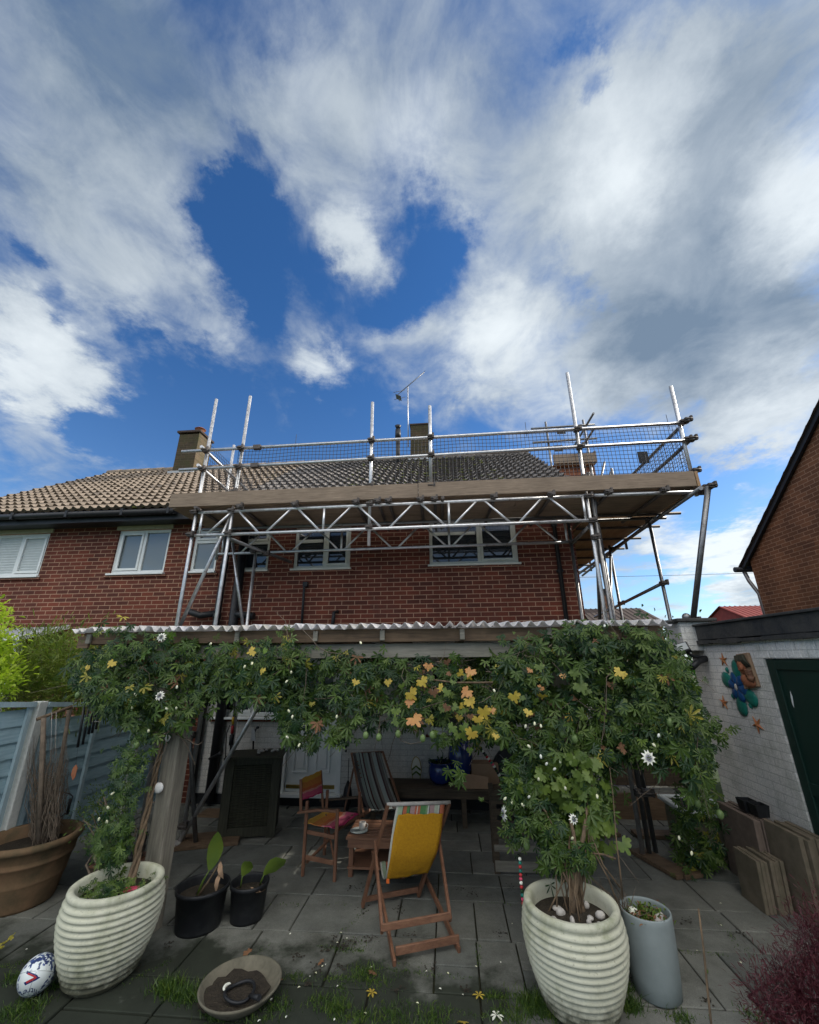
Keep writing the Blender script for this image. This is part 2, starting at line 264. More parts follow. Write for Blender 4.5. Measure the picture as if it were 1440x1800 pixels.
M['stripe_a'] = stripes('bright_striped_canvas', [W_, (.38, .48, .33), K_, O_, G_, K_, P_, O_, W_, O_, G_, (.2, .32, .16), W_, K_, P_, (.4, .45, .34), W_, K_, O_], [2, 5, .7, 4, 3, .6, 5, 2, 1, 3, 6, 2, 1.6, .7, 5, 4, 1.5, .6, 5])
M['stripe_b'] = stripes('dark_striped_canvas', [(.10, .09, .09), (.24, .29, .27), (.05, .03, .035), (.30, .35, .32), (.08, .03, .03), (.2, .24, .22), (.28, .32, .30), (.05, .03, .03), (.18, .16, .14), (.30, .35, .33), (.06, .03, .03), (.12, .11, .1), (.3, .33, .3)], [3, 3, 1, 2, 1.5, 3, 2, 2, 2, 4, 1.5, 2.5, 2], .8)
M['mustard'] = simple('mustard_cloth', (.52, .27, .012), (.40, .19, .01), 60, .95, bmp=.6, bd=.004)
M['stripe_c'] = stripes('orange_pink_striped_canvas', [(.50, .30, .05), (.48, .19, .05), (.46, .13, .05), (.50, .24, .20), (.46, .09, .16), (.36, .03, .10)], [5, 6, 3, 2, 6, 3])
# paving: mossy, blotched
mt, n, b = newmat('paving_slabs', .88); p = geo(n)
base = cr(n, nz(n, p, 1.1, 6), [(.3, (.105, .113, .108)), (.7, (.205, .212, .195))]); grit = cr(n, nz(n, p, 180, 3), [(.3, (.6,)*3), (.7, (1.4,)*3)]); base = mx(n, .6, base, grit, 'MULTIPLY')
rn = n.nodes.new('ShaderNodeNewGeometry').outputs['Random Per Island']; base = mx(n, .8, base, cr(n, rn, [(0, (.72, .74, .72)), (1, (1.25, 1.2, 1.12))]), 'MULTIPLY')
s_ = n.nodes.new('ShaderNodeSeparateXYZ'); n.links.new(p, s_.inputs[0])
def mr_(v, a, b2):
    q = n.nodes.new('ShaderNodeMapRange'); q.interpolation_type = 'SMOOTHSTEP'; n.links.new(v, q.inputs[0]); q.inputs[1].default_value = a; q.inputs[2].default_value = b2; return q.outputs[0]
def mt_(op, a, b2):
    q = n.nodes.new('ShaderNodeMath'); q.operation = op
    for i, v in enumerate((a, b2)):
        if isinstance(v, (int, float)): q.inputs[i].default_value = v
        else: n.links.new(v, q.inputs[i])
    return q.outputs[0]
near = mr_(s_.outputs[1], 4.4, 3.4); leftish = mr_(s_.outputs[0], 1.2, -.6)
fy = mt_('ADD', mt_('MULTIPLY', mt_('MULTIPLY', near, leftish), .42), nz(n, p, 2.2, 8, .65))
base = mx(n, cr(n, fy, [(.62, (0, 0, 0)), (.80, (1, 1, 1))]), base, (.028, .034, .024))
st_ = cr(n, nz(n, p, 3.3, 9, .75), [(.40, (1, 1, 1)), (.62, (.62, .62, .60)), (.72, (.42, .44, .38))]); base = mx(n, .8, base, st_, 'MULTIPLY')
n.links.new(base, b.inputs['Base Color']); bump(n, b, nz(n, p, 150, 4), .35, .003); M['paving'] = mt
mt, n, b = newmat('moss_joint_soil', .95); p = geo(n); n.links.new(cr(n, nz(n, p, 9, 6), [(.35, (.016, .015, .012)), (.6, (.03, .032, .014)), (.75, (.05, .07, .02))]), b.inputs['Base Color']); bump(n, b, nz(n, p, 60, 4), .8, .01); M['ground'] = mt
# garden beyond
M['lawn'] = simple('rough_grass_ground', (.05, .08, .025), (.035, .05, .02), 2, .95, bmp=.5)
# ------------------------------------------------------------------ mesh building
def basis(d):
    d = Vector(d).normalized(); a = Vector((0, 0, 1)) if abs(d.z) < .9 else Vector((1, 0, 0)); u_ = d.cross(a).normalized(); return d, u_, d.cross(u_)
class MB:
    def __init__(s): s.v = []; s.f = []; s.sm = []; s.mi = []; s.uv = None
    def add(s, vs, fs, smooth=False, mi=0):
        o = len(s.v); s.v += [Vector(q) for q in vs]; s.f += [tuple(o+i for i in f) for f in fs]; s.sm += [smooth]*len(fs); s.mi += [mi]*len(fs); return s
    def box(s, c, sz, rot=None, mi=0):
        c = Vector(c); h = Vector(sz)*.5; vs = [Vector((x*h.x, y*h.y, z*h.z)) for x in (-1, 1) for y in (-1, 1) for z in (-1, 1)]
        if rot is not None: vs = [rot @ q for q in vs]
        return s.add([c+q for q in vs], [(0, 1, 3, 2), (4, 6, 7, 5), (0, 4, 5, 1), (2, 3, 7, 6), (0, 2, 6, 4), (1, 5, 7, 3)], mi=mi)
    def bx(s, x0, x1, y0, y1, z0, z1, mi=0): return s.box(((x0+x1)/2, (y0+y1)/2, (z0+z1)/2), (x1-x0, y1-y0, z1-z0), mi=mi)
    def bar(s, a, b_, wd, th, side=None, mi=0):
        a = Vector(a); b_ = Vector(b_); d = (b_-a); l = d.length; d.normalize(); sd = Vector(side) if side is not None else Vector((1, 0, 0)); sd = (sd-d*sd.dot(d)).normalized(); t = d.cross(sd)
        rot = Matrix((sd, t, d)).transposed(); return s.box((a+b_)/2, (wd, th, l), rot, mi)
    def tube(s, a, b_, r, n=8, cap=True, r2=None, mi=0): return s.path([a, b_], [r, r if r2 is None else r2], n, cap, mi)
    def path(s, pts, rad, n=6, cap=True, mi=0):
        pts = [Vector(q) for q in pts]
        if isinstance(rad, (int, float)): rad = [rad]*len(pts)
        o = []; d, u_, v_ = basis(pts[1]-pts[0])
        for i, q in enumerate(pts):
            dd = (pts[min(i+1, len(pts)-1)]-pts[max(i-1, 0)]).normalized(); u_ = (u_-dd*u_.dot(dd)).normalized(); v_ = dd.cross(u_)
            o += [q+(u_*math.cos(k*2*math.pi/n)+v_*math.sin(k*2*math.pi/n))*rad[i] for k in range(n)]
        fs = [(i*n+k, i*n+(k+1) % n, (i+1)*n+(k+1) % n, (i+1)*n+k) for i in range(len(pts)-1) for k in range(n)]
        s.add(o, fs, True, mi)
        if cap: b0 = len(s.v)-len(o); s.f += [tuple(b0+k for k in reversed(range(n))), tuple(b0+(len(pts)-1)*n+k for k in range(n))]; s.sm += [False]*2; s.mi += [mi]*2
        return s
    def lathe(s, prof, c=(0, 0, 0), n=40, mi=0, smooth=True, jit=0):
        c = Vector(c); vs = []
        for r, z in prof: vs += [c+Vector((r*math.cos(k*2*math.pi/n), r*math.sin(k*2*math.pi/n), z)) for k in range(n)]
        fs = [(i*n+k, i*n+(k+1) % n, (i+1)*n+(k+1) % n, (i+1)*n+k) for i in range(len(prof)-1) for k in range(n)]; return s.add(vs, fs, smooth, mi)
    def disc(s, c, r, n=24, mi=0, jit=0): 
        c = Vector(c); return s.add([c+Vector((0, 0, jit))]+[c+Vector((r*math.cos(k*2*math.pi/n), r*math.sin(k*2*math.pi/n), 0)) for k in range(n)], [(0, k+1, (k+1) % n+1) for k in range(n)], True, mi)
    def ell(s, c, rx, ry, rz, n=10, m_=7, rot=None, mi=0):
        c = Vector(c); vs = []
        for i in range(m_+1):
            a = math.pi*i/m_
            for k in range(n):
                b_ = 2*math.pi*k/n; q = Vector((rx*math.sin(a)*math.cos(b_), ry*math.sin(a)*math.sin(b_), rz*math.cos(a))); vs.append(c+(rot @ q if rot is not None else q))
        return s.add(vs, [(i*n+k, (i+1)*n+k, (i+1)*n+(k+1) % n, i*n+(k+1) % n) for i in range(m_) for k in range(n)], True, mi)
    def prism(s, poly, d, mi=0):
        poly = [Vector(q) for q in poly]; d = Vector(d); k = len(poly)
        return s.add(poly+[q+d for q in poly], [tuple(range(k)), tuple(reversed(range(k, 2*k)))]+[(i, k+i, k+(i+1) % k, (i+1) % k) for i in range(k)], mi=mi)
    def build(s, name, mat, parent=None, bev=0):
        me = bpy.data.meshes.new(name); off = parent_loc(parent) if parent else Vector((0, 0, 0))
        me.from_pydata([q-off for q in s.v], [], s.f)
        for q in (mat if isinstance(mat, (list, tuple)) else [mat]): me.materials.append(q)
        me.polygons.foreach_set('use_smooth', s.sm); me.polygons.foreach_set('material_index', s.mi)
        if s.uv:
            lay = me.uv_layers.new(name='UVMap')
            for li, lp in enumerate(me.loops): lay.data[li].uv = s.uv.get(lp.vertex_index, (0, 0))
        me.update(); o = bpy.data.objects.new(name, me); col.objects.link(o)
        if parent: o.parent = parent
        if bev: bm_ = o.modifiers.new('bevel', 'BEVEL'); bm_.width = bev; bm_.segments = 2; bm_.limit_method = 'ANGLE'
        return o
def parent_loc(p):
    v = Vector(p.location)
    while p.parent: p = p.parent; v = v+p.location
    return v
def tag(o, label=None, cat=None, group=None, kind=None):
    if label: o['label'] = label
    if cat: o['category'] = cat
    if group: o['group'] = group
    if kind: o['kind'] = kind
    return o
def thing(name, loc, label, cat, group=None):
    o = bpy.data.objects.new(name, None); o.empty_display_size = .1; col.objects.link(o); o.location = loc; return tag(o, label, cat, group)
def single(name, mb, mat, label, cat, group=None, base=None, bev=0):
    o = mb.build(name, mat, bev=bev); b_ = Vector(base) if base is not None else sum(mb.v, Vector())/len(mb.v)
    o.data.transform(Matrix.Translation(-b_)); o.location = b_; return tag(o, label, cat, group)
# leaves: every leaf is a few small faces; collected in numpy
class Leaves:
    def __init__(s): s.v = []; s.f = []; s.m = []; s.n = 0
    def poly(s, pts, faces, mi): 
        s.v += pts; s.f += [tuple(i+s.n for i in f) for f in faces]; s.m += [mi]*len(faces); s.n += len(pts)
    def blade(s, c, d, nrm, l, w_, mi, fold=.25):
        d = d.normalized(); sd = d.cross(nrm); sd = sd.normalized() if sd.length > 1e-4 else basis(d)[1]; nn = sd.cross(d)
        droop = nn*(-l*.12)
        a = c+d*l*.38; b = c+d*l*.76+droop*.5; f = nn*w_*fold; s.poly([c, a-sd*w_*.36+f, b-sd*w_*.46+f, c+d*l+droop, b+sd*w_*.46+f, a+sd*w_*.36+f, a, b], [(0, 1, 6), (1, 2, 7, 6), (2, 3, 7), (0, 6, 5), (6, 7, 4, 5), (7, 3, 4)], mi)
    def palmate(s, c, out, l, mi, k=5, wr=.26):
        # leaflets fan out from c around the direction "out" (leaf plane normal roughly facing outwards)
        nrm = Vector(out)+Vector((random.gauss(0, .35), random.gauss(0, .35), random.gauss(.35, .35))); nrm.normalize(); _, u_, v_ = basis(nrm)
        down = Vector((0, 0, -1)); a0 = math.atan2(down.dot(v_), down.dot(u_))+random.gauss(0, .7); spread = 3.3
        for i in range(k):
            a = a0+(i-(k-1)/2)*spread*2/max(k, 1)*.62; f = 1-.32*abs(i-(k-1)/2)/((k-1)/2+.01)
            d = u_*math.cos(a)+v_*math.sin(a)+nrm*random.gauss(0, .12); s.blade(c, d, nrm, l*f*random.uniform(.85, 1.1), l*wr, mi)
    def build(s, name, mats, parent=None):
        me = bpy.data.meshes.new(name); off = parent_loc(parent) if parent else Vector((0, 0, 0)); me.from_pydata([q-off for q in s.v], [], s.f)
        for q in mats: me.materials.append(q)
        me.polygons.foreach_set('material_index', s.m); me.polygons.foreach_set('use_smooth', [True]*len(s.f)); me.update(); o = bpy.data.objects.new(name, me); col.objects.link(o)
        if parent: o.parent = parent
        return o
def inpoly(x, y, P):
    c = False; j = len(P)-1
    for i in range(len(P)):
        if (P[i][1] > y) != (P[j][1] > y) and x < (P[j][0]-P[i][0])*(y-P[i][1])/(P[j][1]-P[i][1])+P[i][0]: c = not c
        j = i
    return c
# ================================================================== SETTING
WY = 7.05
g = MB().add([(-150, -30, -.02), (150, -30, -.02), (150, 300, -.02), (-150, 300, -.02)], [(0, 1, 2, 3)]); tag(g.build('ground', M['ground']), kind='structure')
# patio: separate slabs, rows across, staggered joints
g = MB(); rows = [(-.6, .0), (.0, .55), (.55, 1.1), (1.1, 1.65), (1.65, 2.2), (2.2, 2.73), (2.73, 3.0), (3.0, 3.57), (3.57, 4.13), (4.13, 4.67), (4.67, 5.18), (5.18, 5.70), (5.70, 6.22), (6.22, 6.61), (6.61, 6.90), (6.90, 7.5), (7.5, 8.1), (8.1, 8.7)]
fixed = {8: [-4.9, -4.1, -3.35, -2.8, -2.0, -1.57, -.92, -.18, .13, .43, .95, 1.62, 1.88, 2.75, 3.4], 9: [-4.9, -4.2, -3.6, -2.9, -2.4, -1.67, -1.36, -.50, -.18, .14, .40, 1.3, 1.62, 2.22, 2.6, 3.4], 10: [-4.9, -4.3, -3.5, -2.7, -2.2, -1.35, -.8, -.18, .42, 1.0, 1.5, 2.2, 3.4],
         11: [-4.9, -4.0, -3.2, -2.6, -1.9, -1.66, -.9, -.35, .16, .7, 1.3, 1.9, 2.2, 2.9, 3.4], 7: [-4.9, -4.3, -3.4, -2.5, -1.9, -1.3, -.6, .12, .70, 1.35, 1.9, 2.5, 3.4]}
g1 = random.Random(3)
for k, (y0, y1) in enumerate(rows):
    xs = fixed.get(k)
    if not xs:
        xs = [-4.9]
        while xs[-1] < 3.1: xs.append(xs[-1]+g1.choice([.27, .53, .53, .80, .80, .6]))
        xs[-1] = 3.6
        if k > 14: xs = [x_ for x_ in xs]
    for a, b_ in zip(xs, xs[1:]):
        parts_ = [(y0, y1)]
        if b_-a < .7 and g1.random() < .25 and y1-y0 > .5: parts_ = [(y0, y0+.26), (y0+.26, y1)]
        for c0, c1 in parts_:
            j = .005+g1.uniform(0, .003); z = g1.uniform(-.003, .003); e = .005; t = [g1.uniform(-.002, .002) for _ in range(4)]
            X0, X1, Y0, Y1 = a+j, b_-j, c0+j, c1-j
            vs = [(X0, Y0, -.018), (X1, Y0, -.018), (X1, Y1, -.018), (X0, Y1, -.018), (X0, Y0, z-e), (X1, Y0, z-e), (X1, Y1, z-e), (X0, Y1, z-e), (X0+e, Y0+e, z+t[0]), (X1-e, Y0+e, z+t[1]), (X1-e, Y1-e, z+t[2]), (X0+e, Y1-e, z+t[3])]
            g.add(vs, [(0, 1, 5, 4), (1, 2, 6, 5), (2, 3, 7, 6), (3, 0, 4, 7), (4, 5, 9, 8), (5, 6, 10, 9), (6, 7, 11, 10), (7, 4, 8, 11), (8, 9, 10, 11)])
tag(g.build('patio', M['paving']), kind='structure')
tag(MB().bx(-60, -4.95, -20, 60, -.015, -.004).bx(3.9, 60, -20, 60, -.015, -.004).build('lawn', M['lawn']), kind='structure')
# ================================================================== HOUSES
def wall_holes(mb, x0, x1, z0, z1, holes, Y, dep=.09):
    xs = sorted({x0, x1, *[h[0] for h in holes], *[h[1] for h in holes]}); zs = sorted({z0, z1, *[h[2] for h in holes], *[h[3] for h in holes]})
    for a, b_ in zip(xs, xs[1:]):
        for c, d in zip(zs, zs[1:]):
            if any(h[0] <= (a+b_)/2 <= h[1] and h[2] <= (c+d)/2 <= h[3] for h in holes): continue
            mb.add([(a, Y, c), (b_, Y, c), (b_, Y, d), (a, Y, d)], [(0, 1, 2, 3)])
    for a, b_, c, d in holes:
        mb.add([(a, Y, c), (b_, Y, c), (b_, Y, d), (a, Y, d), (a, Y+dep, c), (b_, Y+dep, c), (b_, Y+dep, d), (a, Y+dep, d)], [(0, 4, 5, 1), (1, 5, 6, 2), (2, 6, 7, 3), (3, 7, 4, 0)])
def window(par, x0, x1, z0, z1, Y, divs, mat, glass, sill=True, blind=False, label=None, sillw=.06):
    f = MB(); fw_ = .055; yb = Y+.035
    f.bx(x0, x1, yb, yb+.06, z0, z0+fw_).bx(x0, x1, yb, yb+.06, z1-fw_, z1).bx(x0, x0+fw_, yb, yb+.06, z0+fw_, z1-fw_).bx(x1-fw_, x1, yb, yb+.06, z0+fw_, z1-fw_)
    for d in divs:
        if d[0] == 'v': f.bx(d[1]-.028, d[1]+.028, yb+.002, yb+.058, (d[2] if len(d) > 2 else z0)+fw_*.9, (d[3] if len(d) > 3 else z1)-fw_*.9)
        if d[0] == 'h': f.bx(d[2]+fw_*.9, d[3]-fw_*.9, yb+.002, yb+.058, d[1]-.028, d[1]+.028)
        if d[0] == 's':      # an opening sash: a second, slightly proud frame
            a, b_, c, e = d[1:]; q = .042; y_ = yb-.014
            f.bx(a, b_, y_, y_+.03, c, c+q).bx(a, b_, y_, y_+.03, e-q, e).bx(a, a+q, y_, y_+.03, c+q, e-q).bx(b_-q, b_, y_, y_+.03, c+q, e-q)
    fo = f.build('window', mat, par, bev=.004)
    if label: fo['label'] = label
    MB().bx(x0+.03, x1-.03, yb+.03, yb+.036, z0+.03, z1-.03).build('glass', glass, fo)
    if sill: MB().bx(x0-.03, x1+.03, Y-sillw, Y+.05, z0-.035, z0-.002).build('sill', mat, fo, bev=.004)
    if sill: MB().bx(x0-.07, x1+.07, Y-.035, Y+.02, z0-.075, z0-.037).build('tile_sill', M['brick'], fo)
    if blind:
        s = MB(); z = z0+.08
        while z < z1-.08:
            s.box(((x0+x1)/2, yb+.022, z), (x1-x0-.1, .004, .045), Matrix.Rotation(R(25), 3, 'X')); z += .052
        s.bx(x0+.03, x1-.03, yb+.026, yb+.029, z0+.03, z1-.03)
        for xx in (x0+.09, (x0+x1)/2-.01, x1-.09): s.bx(xx-.035, xx+.035, yb+.014, yb+.021, z0+.05, z1-.05)
        s.build('shutters', M['blind'], fo)
    return fo
RY, RZ, EY, EZ = 10.5, 7.38, 6.68, 4.70
def roof(x0, x1, par, mat, mossf=.0):
    mb = MB(); ml = MB(); n = 15; w_ = .17; seg = 6; nx = int((x1-x0)/w_*seg); sl_ = Vector((0, RY-EY, RZ-EZ)); nn = Vector((0, -(RZ-EZ), RY-EY)).normalized()
    def prof(x, k):
        t = ((x/w_)+(.5 if 0 else 0)) % 1.0; return .052*max(0, math.sin(math.pi*min(t/.62, 1.0)))+.0
    rr = random.Random(int(abs(x0)*10))
    for r_ in range(n):
        a = sl_*(r_/n); b_ = sl_*((r_+1.12)/n if r_ < n-1 else 1.0); P0 = Vector((0, EY, EZ))+a; P1 = Vector((0, EY, EZ))+b_; o = []; jit = 0
        for i in range(nx+1):
            x = x0+(x1-x0)*i/nx; 
            if i % seg == 0: jit = rr.uniform(-.004, .006)
            h = prof(x, r_)+jit
            T0 = Vector((x, 0, 0))+P0+nn*(h+.062); o += [Vector((x, 0, 0))+P0+sl_.normalized()*.035+nn*(h*.6+.0), T0, T0, Vector((x, 0, 0))+P1+nn*(h*.9+.004)]
        fs = []; 
        for i in range(nx): b0 = i*4; c0 = b0+4; fs += [(b0, c0, c0+1, b0+1), (b0+2, c0+2, c0+3, b0+3)]
        mi_ = [];  mb.add(o, fs, True)
    # flat under-layer and rear slope
    mb.add([(x0, EY, EZ-.01), (x1, EY, EZ-.01), (x1, RY, RZ-.01), (x0, RY, RZ-.01)], [(0, 1, 2, 3)])
    mb.add([(x0, RY, RZ), (x1, RY, RZ), (x1, 2*RY-EY, EZ), (x0, 2*RY-EY, EZ)], [(0, 1, 2, 3)])
    o = mb.build('roof', mat, par)
    rd = MB(); x = x0
    while x < x1-.05:
        e = min(x+.44, x1); rd.path([(x, RY, RZ+.03), (e-.004, RY, RZ+.03)], [.115, .125], 10); x += .45
    rd.build('ridge_tiles', mat, o)
    return o, nn, sl_
def moss(par, x0, x1, cnt, nn, sl_, zone):
    mb = MB(); rr = random.Random(5)
    for _ in range(cnt):
        t = rr.uniform(*zone); k = (int(t*15)+rr.uniform(.02, .35))/15; P = Vector((rr.uniform(x0, x1), EY, EZ))+sl_*k+nn*.035
        r_ = rr.uniform(.02, .06); mb.ell(P, r_*rr.uniform(1, 2), r_, r_*.35, 6, 4)
    tag(mb.build('moss', M['moss'], par), kind='stuff')
PX = -3.97
# --- neighbour's half (left)
H1 = thing('semi_detached_house', (-7.0, WY, 0), "left-hand red brick house half with brown tiled roof lit by the sun", 'house', 'pair of semi-detached brick houses')
hl = [(-9.9, -7.68, 3.58, 4.42), (-6.24, -5.18, 3.58, 4.42), (-4.69, -4.19, 3.58, 4.40)]
g = MB(); wall_holes(g, -10.0, PX, 0, 4.60, hl, WY); g.bx(-10.0, PX, WY+.12, 13.6, 0, 4.58); g.prism([(-10.0, 6.9, 4.58), (-10.0, RY, RZ-.1), (-10.0, 2*RY-6.9, 4.58)], (.2, 0, 0)); g.build('wall', M['brick'], H1)
window(H1, -9.9, -7.68, 3.58, 4.42, WY, [('v', -9.0), ('v', -8.26), ('s', -8.23, -7.74, 3.64, 4.37)], M['white_paint'], M['glass_grey'], blind=True, label='window with white slatted shutters behind the glass')
window(H1, -6.24, -5.18, 3.58, 4.42, WY, [('v', -5.70), ('s', -6.18, -5.73, 3.64, 4.37)], M['white_paint'], M['glass_grey'], label='two-light white window with grey panes')
window(H1, -4.69, -4.19, 3.58, 4.40, WY, [('h', 4.15, -4.69, -4.19), ('s', -4.63, -4.24, 4.18, 4.35)], M['white_paint'], M['glass_grey'])
MB().bx(-9.95, -7.62, WY-.03, WY+.04, 4.425, 4.57).bx(-6.28, -5.14, WY-.03, WY+.04, 4.425, 4.57).build('window_head_board', M['cream_board'], H1, bev=.004)
ro, nn, sl_ = roof(-10.1, PX-.01, H1, M['tile_l']); moss(ro, -8, PX, 90, nn, sl_, (0, .95))
MB().bx(-10.1, PX, EY+.02, EY+.05, 4.49, 4.66).bx(-10.1, PX, EY+.05, WY, 4.50, 4.52).build('soffit_board', M['black'], H1)
g = MB(); g.path([(-10.2, EY-.05, 4.64), (PX-.9, EY-.05, 4.62)], .058, 10); [g.bx(x, x+.05, EY-.115, EY+.02, 4.565, 4.69) for x in (-9.2, -8.1, -7.0, -5.9, -5.0)]; g.build('gutter', M['black'], H1)
ch = MB(); ch.bx(-7.60, -7.0, 9.9, 10.55, 6.7, 8.28); cho = ch.build('chimney', [M['chimney']], ro)
cx = MB(); cx.bx(-7.0, -6.996, 9.902, 10.548, 6.7, 8.33); cx.build('chimney_lit_side', M['chimney_x_lit'], cho)
MB().bx(-7.67, -6.95, 9.86, 10.6, 8.33, 8.39).build('chimney_crown', M['darkhouse'], cho)
MB().lathe([(.12, 0), (.13, .05), (.11, .12), (.13, .2), (.16, .21), (.12, .24), (0, .25)], (-7.2, 10.2, 8.39), 16).build('chimney_pot', M['terra_r'], cho)
MB().bx(-7.7, -6.93, 9.84, 9.88, 6.85, 7.08).build('flashing', M['lead'], cho)
# --- own half (right)
H2 = thing('semi_detached_house', (-.8, WY, 0), "right-hand red brick house half behind the scaffolding, white painted ground floor", 'house', 'pair of semi-detached brick houses')
hr = [(-3.73, -3.20, 3.58, 4.33), (-2.73, -1.69, 3.58, 4.35), (-.27, 1.26, 3.59, 4.38)]
g = MB(); wall_holes(g, PX, 2.23, 2.55, 4.60, hr, WY); g.bx(PX, 2.23, WY+.12, 13.6, 0, 4.58)
g.add([(2.23, WY, 0), (2.23, WY+.13, 0), (2.23, WY+.13, 4.6), (2.23, WY, 4.6)], [(0, 1, 2, 3)]); g.prism([(2.23, 6.9, 4.58), (2.23, RY, RZ-.1), (2.23, 2*RY-6.9, 4.58)], (-.2, 0, 0)); g.build('wall', M['brick'], H2)
hg = [(-3.79, -2.70, 1.20, 2.15), (-2.63, -1.69, .15, 2.12), (-.32, .62, 1.0, 2.0)]
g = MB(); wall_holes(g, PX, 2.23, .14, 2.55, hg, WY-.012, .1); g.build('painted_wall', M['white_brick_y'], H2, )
MB().bx(PX, 2.23, WY-.008, WY+.1, 0, .14).build('plinth', M['black'], H2)
window(H2, -3.73, -3.20, 3.58, 4.33, WY, [('h', 4.10, -3.73, -3.20), ('s', -3.68, -3.25, 4.13, 4.29)], M['cream'], M['glass'])
window(H2, -2.73, -1.69, 3.58, 4.35, WY, [('v', -2.17), ('s', -2.14, -1.74, 3.63, 4.31), ('h', 4.10, -2.73, -2.17)], M['cream'], M['glass'], label='cream window with a wide left pane under a narrow fanlight')
window(H2, -.27, 1.26, 3.59, 4.38, WY, [('v', .60), ('s', .63, 1.21, 3.64, 4.34), ('h', 4.16, -.27, .60)], M['cream'], M['glass'], label='widest cream window, reflecting the scaffolding')
window(H2, -3.79, -2.70, 1.20, 2.15, WY-.012, [('v', -3.19), ('s', -3.73, -3.22, 1.25, 2.1)], M['white_paint'], M['glass'], sillw=.1)
window(H2, -.32, .62, 1.0, 2.0, WY-.012, [('v', .2)], M['white_paint'], M['glass'], sillw=.1)
# back door
d = MB(); x0, x1 = -2.63, -1.69
d.bx(x0, x0+.07, WY-.02, WY+.06, .15, 2.12).bx(x1-.07, x1, WY-.02, WY+.06, .15, 2.12).bx(x0+.07, x1-.07, WY-.02, WY+.06, 2.05, 2.12).bx(x0-.03, x1+.03, WY-.10, WY+.05, .125, .165)
do = d.build('door_frame', M['white_paint'], H2, bev=.004)
d = MB(); a, b_ = x0+.075, x1-.075; d.bx(a, b_, WY+.03, WY+.06, .17, 2.045); 
dd = d.build('door', M['white_paint'], H2, bev=.003)
for (px0, px1, pz0, pz1) in ((a+.1, a+.34, .42, 1.08), (b_-.34, b_-.1, .42, 1.08)):
    q = MB(); q.bx(px0, px1, WY+.014, WY+.032, pz0, pz0+.03).bx(px0, px1, WY+.014, WY+.032, pz1-.03, pz1).bx(px0, px0+.03, WY+.014, WY+.032, pz0+.03, pz1-.03).bx(px1-.03, px1, WY+.014, WY+.032, pz0+.03, pz1-.03).bx(px0+.06, px1-.06, WY+.018, WY+.032, pz0+.06, pz1-.06); q.build('door_panel', M['white_paint'], dd, bev=.006)
MB().bx(a+.12, b_-.12, WY+.02, WY+.032, 1.28, 1.85).build('door_glass', M['glass_grey'], dd); MB().bx(a+.02, b_-.02, WY+.012, WY+.03, .215, .265).build('letter_plate', M['brass'], dd, bev=.004)
ro2, nn, sl_ = roof(PX+.01, 2.42, H2, M['tile_r']); moss(ro2, -2.2, 1.2, 420, nn, sl_, (.25, 1.0))
MB().bx(PX, 2.42, EY+.02, EY+.05, 4.49, 4.66).bx(PX, 2.42, EY+.05, WY, 4.50, 4.52).bx(2.36, 2.42, EY, RY, 4.3, 4.5).build('soffit_board', M['black'], H2)
g = MB(); g.path([(PX, EY-.05, 4.62), (2.45, EY-.05, 4.62)], .058, 10); g.build('gutter', M['black'], H2)
g = MB(); g.path([(1.91, EY-.02, 4.6), (1.91, WY-.06, 4.4), (1.91, WY-.06, .1)], .036, 10); [g.bx(1.865, 1.955, WY-.09, WY, z, z+.04) for z in (2.4, 3.4, 4.2)]; g.build('downpipe', M['black'], H2)
g = MB(); g.path([(-3.96, WY-.1, 4.45), (-3.96, WY-.1, 2.75), (-3.96, WY-.1, .05)], .056, 12); g.path([(-3.96, WY-.1, 2.82), (-4.25, WY-.12, 2.78), (-4.48, WY-.16, 2.86)], .055, 10); [g.path([(-3.96, WY-.1, z), (-3.96, WY-.1, z+.09)], .068, 12) for z in (2.72, 3.6)]; g.build('soil_pipe', M['black'], H2)
g = MB(); g.path([(-3.66, WY-.09, 4.5), (-3.66, WY-.09, .05)], .075, 12); g.path([(-3.66, WY-.1, 2.80), (-3.3, WY-.1, 2.76)], .06, 10); g.build('soil_pipe', M['black'], H2)
g = MB(); g.path([(-2.42, WY-.05, 3.28), (-2.46, WY-.08, 3.25), (-2.46, WY-.05, 2.3)], .022, 8); g.bx(-2.49, -2.41, WY-.09, WY, 3.25, 3.33); g.build('waste_pipe', M['black'], H2)
g = MB(); g.path([(-1.86, WY-.02, 2.82), (-1.9, WY-.1, 2.80), (-1.92, WY-.1, 2.5)], .03, 8); g.build('waste_pipe', M['black'], H2)
ch = MB(); ch.bx(-.86, -.26, 10.3, 10.9, 6.9, 8.42); cho = ch.build('chimney', M['chimney'], ro2)
MB().bx(-.88, -.24, 10.28, 10.92, 8.42, 8.46).build('chimney_crown', M['darkhouse'], cho); MB().bx(-.92, -.2, 10.24, 10.28, 7.2, 7.42).build('flashing', M['lead'], cho)
g = MB(); V_ = Vector((-1.17, 9.9, 6.9)); g.path([V_, V_+Vector((0, 0, .85))], .06, 10); g.path([V_+Vector((0, 0, .85)), V_+Vector((0, 0, 1.15))], [.085, .075], 10); g.path([V_+Vector((0, 0, 1.18)), V_+Vector((0, 0, 1.27))], [.05, .09], 10); g.build('roof_vent', M['black'], ro2)
